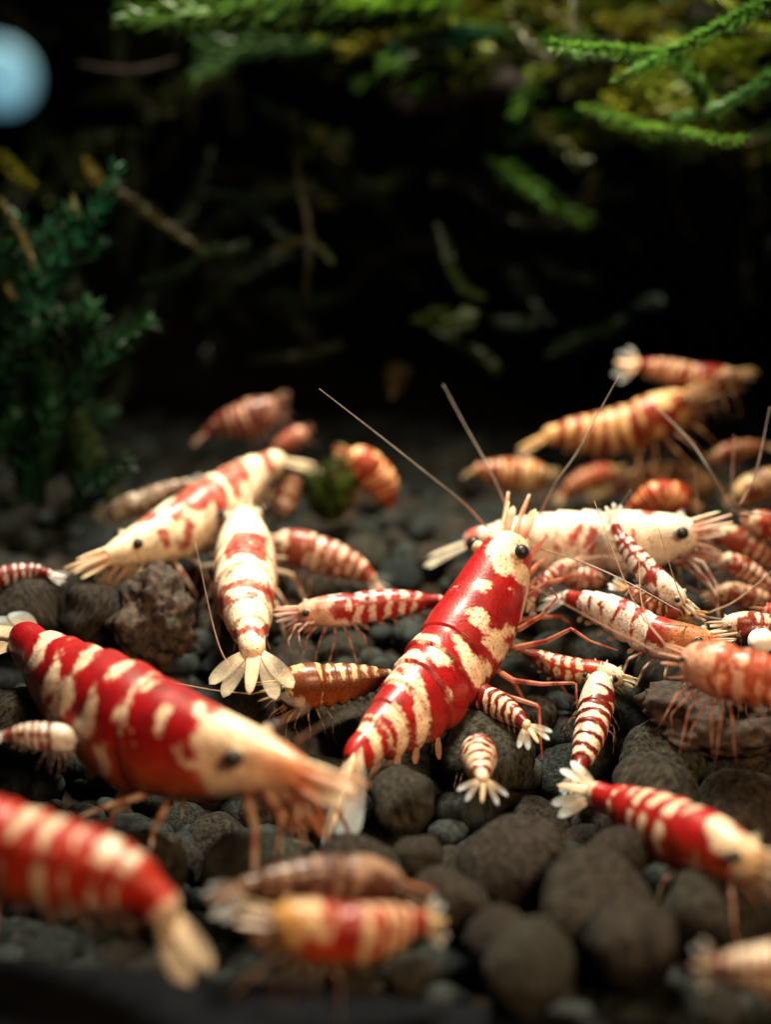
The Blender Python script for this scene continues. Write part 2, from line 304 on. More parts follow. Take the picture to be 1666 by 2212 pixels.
    bl = spec.get('belly', .45)*sm(.5, .9, np.abs(a)+.15*(n-.5)); C = C*(1-bl[:, None])+np.array([.34, .13, .07])*(.6+.8*nf)[:, None]*bl[:, None]   # thin, see-through lower shell
    return np.clip(C, 0, 1)
DUMP = {}
def shrimp(spec):
    sp = [P(*q) for q in spec['spine']]; lod = spec.get('lod', 2)
    nr, ns = ((300, 120), (150, 64), (70, 36))[2-lod]
    c, L = curve(sp, nr); H = spec['H']; wr = spec.get('wr', .80)
    u0 = np.array(spec.get('up', (0, -.25, 1)), float); u1 = np.array(spec.get('up2', u0), float)
    s = np.interp(np.linspace(0, 1, nr), (0, spec.get('cara', .37), 1), (0, .37, 1)); UP = u0*(1-s)[:, None]+u1*s[:, None]
    T, U, B = frames(c, UP)
    hh = np.interp(s, PS, PH); kk = max(3, nr//40)
    hh = np.convolve(np.pad(hh, kk, mode='edge'), np.ones(2*kk+1)/(2*kk+1), 'valid')*H
    hh = hh*np.interp(s, (0, .4, 1), spec.get('taper', (1.3, 1, 1)))
    idx = np.clip(np.searchsorted(SEG, s, side='right')-1, -1, 5); t = np.where(idx < 0, 0, (s-np.array(SEG)[np.maximum(idx, 0)])/(np.array(SEG)[np.minimum(np.maximum(idx, 0)+1, 6)]-np.array(SEG)[np.maximum(idx, 0)]))
    step = np.where(idx < 0, 1.0, 1+0.085*(t-.6)); scal = np.where(idx < 0, 1.0, 0.84+0.30*np.sin(np.pi*np.clip(t, 0, 1))**.7)
    endc = np.ones(nr); e = max(3, nr//50); endc[:e] = np.sqrt(np.linspace(0.02, 1, e)); e2 = max(4, nr//16); endc[-e2:] = np.sqrt(np.clip(1-np.linspace(0, .86, e2)**2, 0, 1))
    th = np.linspace(-math.pi, math.pi, ns, endpoint=False); cs, sn = np.cos(th), np.sin(th)
    up_r = (hh*step*endc)[:, None]*np.ones(ns); low = (hh*scal*endc)[:, None]*np.where(cs < 0, 1.0, 0)
    vert = np.where(cs >= 0, up_r*cs, (hh*scal*endc)[:, None]*np.sign(cs)*np.abs(cs)**0.8)
    side = (hh*step*endc*wr)[:, None]*np.sign(sn)*np.abs(sn)**0.88*(1-0.22*np.clip(-cs, 0, 1)**2)
    V = (c[:, None]+U[:, None]*vert[..., None]+B[:, None]*side[..., None]).reshape(-1, 3)
    S = np.repeat(s, ns); A = np.tile(th/math.pi, nr)
    C = pattern(spec, S, A, (nr, ns)); TT = np.repeat(np.where(idx < 0, 0, t), ns)
    ln = (TT > .93)*(.25+.5*fbm(np.stack([S*9, A*6, S*0], 1), 77))*spec.get('lines', .45); C = C*(1-ln[:, None])+np.array([.26, .05, .025])*ln[:, None]*(.3+.7*C[:, :1])   # thin reddish plate edges
    F = grid_faces(nr, ns).tolist(); F += [list(range(ns))[::-1], list(range((nr-1)*ns, nr*ns))]
    root = bpy.data.objects.new('shrimp', None); COL.objects.link(root); mid = c[int(nr*.45)]; root.location = (mid[0], mid[1], float(c[:, 2].min())-H*.7); root.empty_display_size = .1
    root['label'] = spec['label']; root['category'] = 'shrimp'; root['group'] = 'red and white shrimp in the tank'
    def add(name, vfc, mat, parent=root): return link(name, mesh(name, *vfc), mat, parent)
    body = add('body', (V, F, C), M_SHELL if spec.get('pat') == 'poly' else M_SHELL_FAR)
    DUMP[spec['key']] = (V.reshape(nr, ns, 3), s, th/math.pi)
    rs = np.random.RandomState(spec.get('seed', 1)+5)
    def fr(x):
        i = int(np.clip(np.searchsorted(s, x), 0, nr-1)); return c[i], T[i], U[i], B[i], hh[i], hh[i]*wr
    wcol = np.asarray(spec.get('mark', CREAM)); rcol = np.asarray(spec.get('base', RED)); tint = np.asarray(spec.get('finc', (0.74, 0.84, 0.88)))
    if spec.get('whiteish'): wcol, rcol = np.asarray(spec['base']), np.asarray(spec['mark'])
    # tail fan: telson and four side plates
    ce, Te, Ue, Be, he, _ = fr(1.0)
    D = unit(P(*spec['fan'])-ce) if 'fan' in spec else unit(Te+0.15*Ue*0)
    fu = unit(np.array(spec.get('fanup', UP[-1]), float)); fu = unit(fu-D*np.dot(fu, D)); fb = np.cross(D, fu)
    fl = spec.get('fanlen', .20 if lod == 2 else .25)*L; spread = spec.get('spread', 1.0); fw = spec.get('fanwide', .42)*fl
    def fincol(t, ww):
        rib = .72+.28*np.abs(np.sin(ww*7+.4*np.sin(t*9))); base = rib[:, None]*(wcol*(1-sm(.4, .85, t))[:, None] + tint*sm(.4, .85, t)[:, None])
        st = sm(.15, .3, t)*(1-sm(.45, .62, t))*(np.abs(ww) < .8)*spec.get('finred', .35); al = (.85-.58*sm(.1, .4, t)+.34*sm(.6, .95, t))*(.72+.28*np.abs(np.sin(ww*7))); return np.concatenate([base*(1-st[:, None])+rcol*st[:, None], np.clip(al, 0, 1)[:, None]], 1)
    add('telson', paddle(ce-D*fl*.16, D, fu, fl*.92, fw*.55, -.04, .30, lambda t, ww: wcol*np.ones((len(t), 1))*(1-.5*spec.get('finred', .35)*sm(.3, .6, t)*(np.abs(ww) < .6))[:, None], tip=.25), M_FIN)
    for sg in (-1, 1):
        for an, ln, dp in ((17, 1.0, .0), (34, .94, .03)):
            an = math.radians(an*spread); d = D*math.cos(an)+fb*sg*math.sin(an)-fu*dp
            add('tail_plate', paddle(ce-D*fl*.14+fb*sg*he*.40-fu*he*.15, d, fu+fb*sg*.25, fl*ln, fw*.70, -.10, .04, fincol), M_FIN)
    # eyes on stalks
    er = spec.get('eye', .024)*L
    if spec.get('eyes', True):
        ch, Th, Uh, Bh, h, hw = fr(spec.get('eyeat', .075))
        for sg in (-1, 1):
            ep = ch+Uh*h*.52+Bh*sg*(hw*.92+er*.7)-Th*er*.8+Uh*er*.2
            import bmesh
            bm = bmesh.new(); bmesh.ops.create_uvsphere(bm, u_segments=20, v_segments=14, radius=er); me = bpy.data.meshes.new('eye'); bm.to_mesh(me); bm.free(); me.transform(Matrix.Translation(Vector(ep))); me.polygons.foreach_set('use_smooth', [True]*len(me.polygons))
            eo = link('eye', me, M_EYE, root)
            if lod > 0:
                st = link('eye_stalk', mesh('eye_stalk', *tube([ch+Uh*h*.45+Bh*sg*hw*.5, ep+Th*er*.2-Bh*sg*er*.35], [er*.75, er*.92], 5, 10, col=wcol*.9)), M_LEG, eo)
                st.matrix_parent_inverse = Matrix.Translation(-root.location)@Matrix.Identity(4); st.matrix_parent_inverse = Matrix.Identity(4)
    # beak, feeler stems, feeler scales
    c0, T0, U0, B0, h0, w0 = fr(.02); hdir = unit(-T0+np.array(spec.get('nose', (0, 0, 0)), float)); fl0 = L*spec.get('face', 1.0 if lod == 2 else 1.6)
    facec = np.asarray(spec.get('facec', PINK))
    def leafcol(t, ww=None): k = sm(.2, .9, t)[:, None]; return facec*(1-k)+wcol*k*.95
    rt = paddle(c0+U0*h0*.75+T0*L*.06, hdir+U0*.05, B0, fl0*.17, L*.022, 0, .5, lambda t, ww: wcol*np.ones((len(t), 1)), tip=.15); add('rostrum', rt, M_SHELL)
    for sg in (-1, 1):
        add('feeler_stem', tube([c0+U0*h0*.2+B0*sg*w0*.4+T0*L*.02, c0+hdir*fl0*.07+U0*h0*.3+B0*sg*w0*.5, c0+hdir*fl0*.15+U0*h0*.3+B0*sg*w0*.7], [.012*L, .009*L, .005*L], 8, 8, lambda t: (facec*(1-sm(.3, .5, t)[:, None]*.6)+wcol*.6*sm(.3, .5, t)[:, None])), M_LEG)
        add('feeler_scale', paddle(c0-U0*h0*.15+B0*sg*w0*.55+T0*L*.02, hdir+B0*sg*.07-U0*.08, U0, fl0*.14, L*.040, -.05, .06, lambda t, ww: np.concatenate([leafcol(t), (.65+.3*sm(.6, .95, t))[:, None]], 1)), M_FIN)
    # mouth parts: short jointed palps under the head
    if lod > 0:
        for sg in (-1, 1):
            for k in range(4):
                b0 = fr(.05+.03*k)[0]-U0*h0*(.95+.2*k)+B0*sg*w0*rs.uniform(.2, .8)
                add('palp', tube([b0, b0+hdir*fl0*rs.uniform(.04, .09)-U0*L*.03+B0*sg*L*rs.uniform(0, .02), b0+hdir*fl0*rs.uniform(.05, .13)-U0*L*rs.uniform(.06, .12)], [.010*L, .008*L, .003*L], 8, 6, lambda t: facec*(.9-.5*(np.sin(t*14) > .2))[:, None]+wcol*.35*(np.sin(t*14) > .2)[:, None]), M_LEG)
    # walking legs
    lc = np.asarray(spec.get('legc', .25*facec+.5*wcol))
    def legcol(t): k = (np.sin(t*19+spec.get('seed', 1)) > .35)[:, None]; return lc*(1-k)+(rcol*.6+lc*.25)*k
    if 'legs' in spec:
        for pts in spec['legs']: add('leg', tube([P(*q) for q in pts], [.0095*L, .0075*L, .005*L, .002*L], 24, 7, legcol, straight=True), M_LEG)
    nl = spec.get('nleg', 5 if lod else 3); ll = spec.get('leglen', .30 if lod == 2 else .38)*L
    for i in range(nl):
        x = .13+.24*i/max(1, nl-1); cc, tt, uu, bb, h, hw = fr(x); f = .75-1.25*i/max(1, nl-1)
        for sg in spec.get('legside', (-1, 1)):
            j = rs.uniform(-.12, .12, 3)
            p0 = cc-uu*h*.8+bb*sg*hw*.55; k1 = p0+(bb*sg*(.22+j[0])-uu*.12-tt*f*.30)*ll; k2 = k1+(bb*sg*(.10+j[1])-uu*(.38+j[0])-tt*(f*.22+j[2]))*ll; k3 = k2+(bb*sg*j[2]*.6-uu*.28-tt*(f*.05+j[1]))*ll
            add('leg', tube([p0, k1, k2, k3], [.010*L, .008*L, .0055*L, .0015*L], 18, 6, legcol, straight=True), M_LEG)
    # swimmerets under the abdomen
    if lod > 0:
        for i in range(5):
            cc, tt, uu, bb, h, hw = fr((SEG[i]+SEG[i+1])/2)
            for sg in (-1, 1): add('swimmeret', paddle(cc-uu*h*.85+bb*sg*hw*.55, -uu*(.6+rs.uniform(-.2, .2))+tt*(.7+rs.uniform(-.3, .5))+bb*sg*rs.uniform(0, .2), bb*sg, L*rs.uniform(.05, .08), L*.03, .1, .2, lambda t, ww: np.concatenate([(wcol*.4+facec*.35)*np.ones((len(t), 1)), np.full((len(t), 1), .55)], 1)), M_FIN)
    # long feelers
    for pts in spec.get('feelers', []):
        add('feeler', tube([P(*q) for q in pts], [spec.get('fr', .0046)*1.7, spec.get('fr', .0046), spec.get('fr', .0046)*.5], 40, 6, lambda t: np.array([.52, .28, .20])*(1-sm(.02, .3, t))[:, None]+np.array([.42, .38, .34])*sm(.05, .5, t)[:, None]), M_FEEL)
    for i in range(spec.get('autofeel', 0)):
        sg = (-1, 1)[i % 2]; b0 = c0+hdir*fl0*.14+U0*h0*.3+B0*sg*w0*.7; r = rs.uniform(-1, 1, 3)
        add('feeler', tube([b0, b0+(hdir*.5+U0*.35+B0*sg*.25+r*.12)*L*.6, b0+(hdir*.7+U0*.8+B0*sg*.6+r*.4)*L*.95], [.006, .004, .002], 20, 5, col=(.45, .30, .22)), M_FEEL)
    return root
# markings as outlines on the shell: (place head to tail, place from back to belly), the same on both flanks
PAT = {
 'hero': [
  [(.11,.017),(.091,.067),(.108,.1),(.126,.15),(.14,.217),(.129,.333),(.108,.367),(.132,.4),(.132,.5),(.11,.567),(.083,.667),(.081,.533),(.078,.467),(.065,.417),(.051,.383),(.04,.317),(.03,.25),(.016,.167),(.005,-.017),(.024,.017),(.046,-.017),(.07,-.05),(.091,-.0)],
  [(.207,.05),(.172,.067),(.164,.15),(.18,.233),(.207,.183),(.221,.15)],
  [(.164,.367),(.153,.4),(.156,.45),(.167,.433)],
  [(.317,.183),(.285,.15),(.261,.217),(.256,.283),(.269,.35),(.299,.35),(.331,.35),(.326,.283),(.331,.233)],
  [(.229,-.083),(.186,-.083),(.199,-.033),(.239,-.033)],
  [(.347,.4),(.309,.383),(.285,.417),(.261,.45),(.229,.533),(.231,.6),(.231,.7),(.25,.7),(.272,.7),(.296,.717),(.336,.567),(.347,.483)],
  [(.116,.55),(.086,.667),(.105,.667),(.124,.667),(.14,.667),(.159,.667),(.172,.683),(.191,.683),(.207,.683),(.223,.683),(.239,.7),(.256,.7),(.25,.7),(.237,.683),(.226,.633),(.213,.617),(.196,.6),(.183,.583),(.167,.567),(.151,.567),(.135,.55)],
  [(.395,.167),(.376,.2),(.384,.25),(.387,.317),(.391,.367),(.391,.433),(.369,.5),(.352,.55),(.342,.633),(.363,.633),(.384,.667),(.415,.633),(.446,.633),(.473,.533),(.477,.467),(.477,.4),(.465,.367),(.458,.317),(.446,.283),(.423,.233)],
  [(.501,.083),(.469,.15),(.481,.217),(.481,.3),(.489,.383),(.524,.317),(.563,.25),(.543,.167)],
  [(.489,-.033),(.372,-.333),(.442,-.0),(.43,.067),(.458,.15),(.477,.167),(.477,.1),(.481,.017)],
  [(.579,-.1),(.524,-.083),(.512,.017),(.559,.133),(.586,.2),(.586,.117),(.579,.017)],
  [(.688,-.133),(.641,-.15),(.586,-.233),(.664,.05),(.688,.2),(.711,.267),(.715,.167),(.711,.083),(.696,-.017)],
  [(.59,.433),(.563,.467),(.571,.5),(.602,.533),(.602,.483)],
  [(.711,.317),(.477,-.633),(.664,.4),(.676,.5),(.688,.55),(.692,.633),(.684,.783),(.661,1.0),(.754,.75),(.758,.65),(.758,.567),(.75,.517),(.739,.467),(.727,.4)],
  [(.824,.15),(.793,.183),(.766,.217),(.77,.317),(.77,.383),(.77,.45),(.778,.517),(.781,.6),(.778,.717),(.77,.9),(.809,.867),(.821,.95),(.836,.817),(.844,.683),(.84,.583),(.832,.517),(.832,.433),(.824,.333),(.828,.25)],
  [(.91,-.133),(.86,-.233),(.848,-.167),(.86,.117),(.86,.267),(.863,.367),(.863,.467),(.863,.55),(.867,.667),(.856,.883),(.832,-.967),(.899,.9),(.926,.9),(.941,.933),(.934,.917),(.938,.683),(.93,.55),(.93,.45),(.922,.317),(.922,.167),(.902,-.067)],
 ],
 'hero_hole': [
  [(.282,.5),(.242,.6),(.25,.7),(.293,.517)],
 ],
 'left': [
  [(.9,.65),(.825,.4),(.811,.317),(.811,.25),(.818,.2),(.829,.133),(.864,.033),(.882,-.083),(.854,-.083),(.839,-.15),(.775,-.1),(.8,-.033),(.768,.083),(.768,.15),(.75,.2),(.736,.25),(.754,.317),(.775,.383)],
  [(.736,.483),(.707,.35),(.7,.3),(.682,.25),(.686,.2),(.711,.15),(.729,.05),(.682,.117),(.657,.167),(.636,.217),(.629,.267),(.629,.317),(.65,.383),(.679,.45)],
  [(.793,.867),(.636,.417),(.632,.383),(.629,.333),(.625,.283),(.611,.25),(.582,.217),(.55,.217),(.539,.267),(.529,.3),(.539,.35),(.554,.4),(.571,.45),(.611,.517),(.629,.5)],
  [(.607,.167),(.614,.1),(.629,.033),(.643,-.033),(.679,-.15),(.668,-.183),(.586,-.1),(.632,-.133),(.6,-.033),(.561,.05),(.554,.1),(.571,.167)],
  [(.693,.867),(.532,.467),(.514,.417),(.5,.367),(.493,.333),(.468,.283),(.454,.25),(.443,.217),(.439,.267),(.439,.317),(.432,.333),(.429,.367),(.439,.417),(.457,.467),(.518,.533),(.532,.517)],
  [(.493,.267),(.5,.2),(.468,.167),(.461,.233)],
  [(.464,.15),(.468,.1),(.5,.017),(.496,-.017),(.507,-.083),(.468,-.067),(.457,-.1),(.443,-.033),(.439,-.0),(.436,.05),(.436,.1)],
  [(.396,.317),(.393,.233),(.386,.167),(.375,.233),(.353,.283),(.365,.333),(.382,.317)],
  [(.375,.367),(.356,.333),(.341,.3),(.329,.35),(.326,.4),(.329,.45),(.323,.483),(.482,-.933),(.317,.55),(.489,-.983),(.344,.517),(.35,.483),(.353,.45),(.362,.433),(.365,.4)],
  [(.356,.117),(.362,.05),(.359,.017),(.362,-.033),(.35,-.067),(.332,.017),(.341,.1)],
  [(.443,.483),(.414,.45),(.404,.467),(.4,.5),(.404,.533),(.404,.567),(.489,.75),(.432,.567),(.439,.55),(.443,.517)],
  [(.29,.317),(.29,.283),(.29,.233),(.293,.183),(.29,.133),(.29,.083),(.278,.067),(.26,.15),(.269,.217),(.26,.3),(.275,.3)],
  [(.229,.067),(.241,-.033),(.229,-.083),(.202,.033),(.202,.15),(.217,.1)],
  [(.217,.317),(.211,.233),(.193,.183),(.19,.233),(.187,.283),(.196,.333),(.205,.367)],
  [(.244,.35),(.229,.317),(.223,.367),(.22,.417),(.208,.433),(.199,.467),(.211,.517),(.223,.5),(.235,.467),(.238,.417)],
  [(.193,.4),(.181,.3),(.178,.383),(.19,.467)],
  [(.311,.333),(.302,.283),(.299,.3),(.305,.333)],
  [(.743,.017),(.771,-.133),(.746,-.067)],
  [(.166,.3),(.163,.233),(.163,.167),(.163,.1),(.157,.05),(.154,-.0),(.154,-.1),(.157,-.183),(.148,-.183),(.133,-.183),(.121,-.2),(.106,-.2),(.1,-.2),(.091,-.183),(.069,-.0),(.06,.1),(.069,.183),(.075,.25),(.088,.3),(.091,.4),(.1,.483),(.109,.55),(.13,.617),(.154,.7),(.163,.667),(.175,.633),(.187,.633),(.199,.617),(.184,.533),(.172,.483),(.154,.4),(.16,.35)],
 ],
 'farleft': [
  [(.152,-.133),(.187,-.15),(.219,-.133),(.238,-.033),(.206,.117),(.184,.1),(.165,.067)],
  [(.286,.033),(.336,.0),(.409,-.033),(.413,.083),(.43,.167),(.503,.15),(.472,.283),(.434,.3),(.402,.333),(.349,.267),(.333,.167),(.289,.283),(.26,.317),(.241,.217)],
  [(.346,-.067),(.416,-.167),(.454,-.15),(.475,-.1),(.537,-.15),(.572,-.15),(.548,.0),(.548,.083),(.554,.167),(.544,.3),(.53,.383),(.516,.45),(.51,.517),(.503,.583),(.437,.533),(.44,.483),(.447,.4),(.458,.317),(.44,.233),(.409,.2),(.368,.183),(.352,.117),(.343,.033)],
  [(.651,-.133),(.686,-.067),(.699,-.033),(.658,.133),(.655,.233),(.634,.3),(.623,.367),(.613,.433),(.606,.5),(.561,.383),(.568,.3),(.582,.217),(.579,.117),(.617,-.067)],
  [(.744,-.133),(.775,-.033),(.762,.05),(.737,.183),(.731,.283),(.682,.35),(.651,.283),(.658,.183),(.679,.083),(.748,-.133)],
  [(.896,-.1),(.938,-.1),(.91,.2),(.907,.4),(.917,.583),(.851,.5),(.848,.35),(.865,.167)],
  [(.184,.25),(.213,.317),(.216,.433),(.222,.517),(.2,.567),(.181,.417)],
  [(.238,.567),(.257,.533),(.279,.5),(.305,.483),(.308,.567),(.27,.633)],
  [(.298,.283),(.336,.383),(.317,.467),(.305,.533),(.273,.483),(.276,.417),(.286,.35)],
 ],
 'backview': [
  [(.415,.15),(.358,.083),(.365,.0),(.355,-.083),(.355,-.167),(.328,-.267),(.378,-.283),(.478,-.25),(.515,-.283),(.565,-.183),(.535,-.1),(.528,-.033),(.512,.033),(.542,.083),(.565,.133),(.502,.167)],
  [(.753,.017),(.749,-.067),(.769,-.167),(.786,-.1),(.783,-.017)],
  [(.625,.367),(.676,.217),(.686,.117),(.689,.033),(.689,-.05),(.696,-.133),(.692,-.233),(.689,-.333),(.722,-.317),(.739,-.2),(.736,-.117),(.722,-.033),(.722,.033),(.712,.133),(.692,.25),(.672,.35)],
  [(.776,.717),(.896,.267),(.9,.083),(.886,-.033),(.91,-.167),(.9,-.433),(.946,-.333),(.943,-.133),(.923,-.017),(.936,.15),(.9,.483)],
  [(.609,.2),(.602,.083),(.622,.067),(.639,.167)],
  [(.682,.533),(.672,.517),(.719,.4),(.475,.767),(.779,.133),(.783,.033),(.789,.017),(.786,.133),(.779,.25),(.719,.467),(.689,.55)],
 ],
 'backview_hole': [
  [(.428,-.033),(.411,-.067),(.452,-.083),(.472,-.05)],
 ],
 'white': [
  [(.977,-.083),(.957,-.1),(.93,-.1),(.926,.133),(.926,.317),(.93,.483),(.933,.617),(.97,.667),(.993,.767),(.993,.45),(.99,.117)],
  [(.548,.383),(.525,.333),(.505,.267),(.485,.183),(.452,.217),(.468,.283),(.488,.35),(.508,.417)],
  [(.462,.45),(.452,.383),(.441,.3),(.435,.217),(.398,.217),(.401,.3),(.408,.367),(.415,.45),(.421,.517)],
  [(.609,.433),(.582,.417),(.545,.5),(.555,.517),(.582,.483)],
  [(.224,-.117),(.194,-.117),(.164,-.117),(.137,-.117),(.161,-.0),(.191,.05)],
  [(.522,.6),(.488,.567),(.498,.767),(.525,.783)],
  [(.268,.25),(.247,.233),(.247,.35),(.268,.367)],
  [(.365,.217),(.324,.167),(.298,.283),(.328,.35),(.344,.283)],
 ],
}
PAT_SIDE = {'hero': -1, 'left': -1, 'farleft': 1, 'backview': 1, 'white': -1}
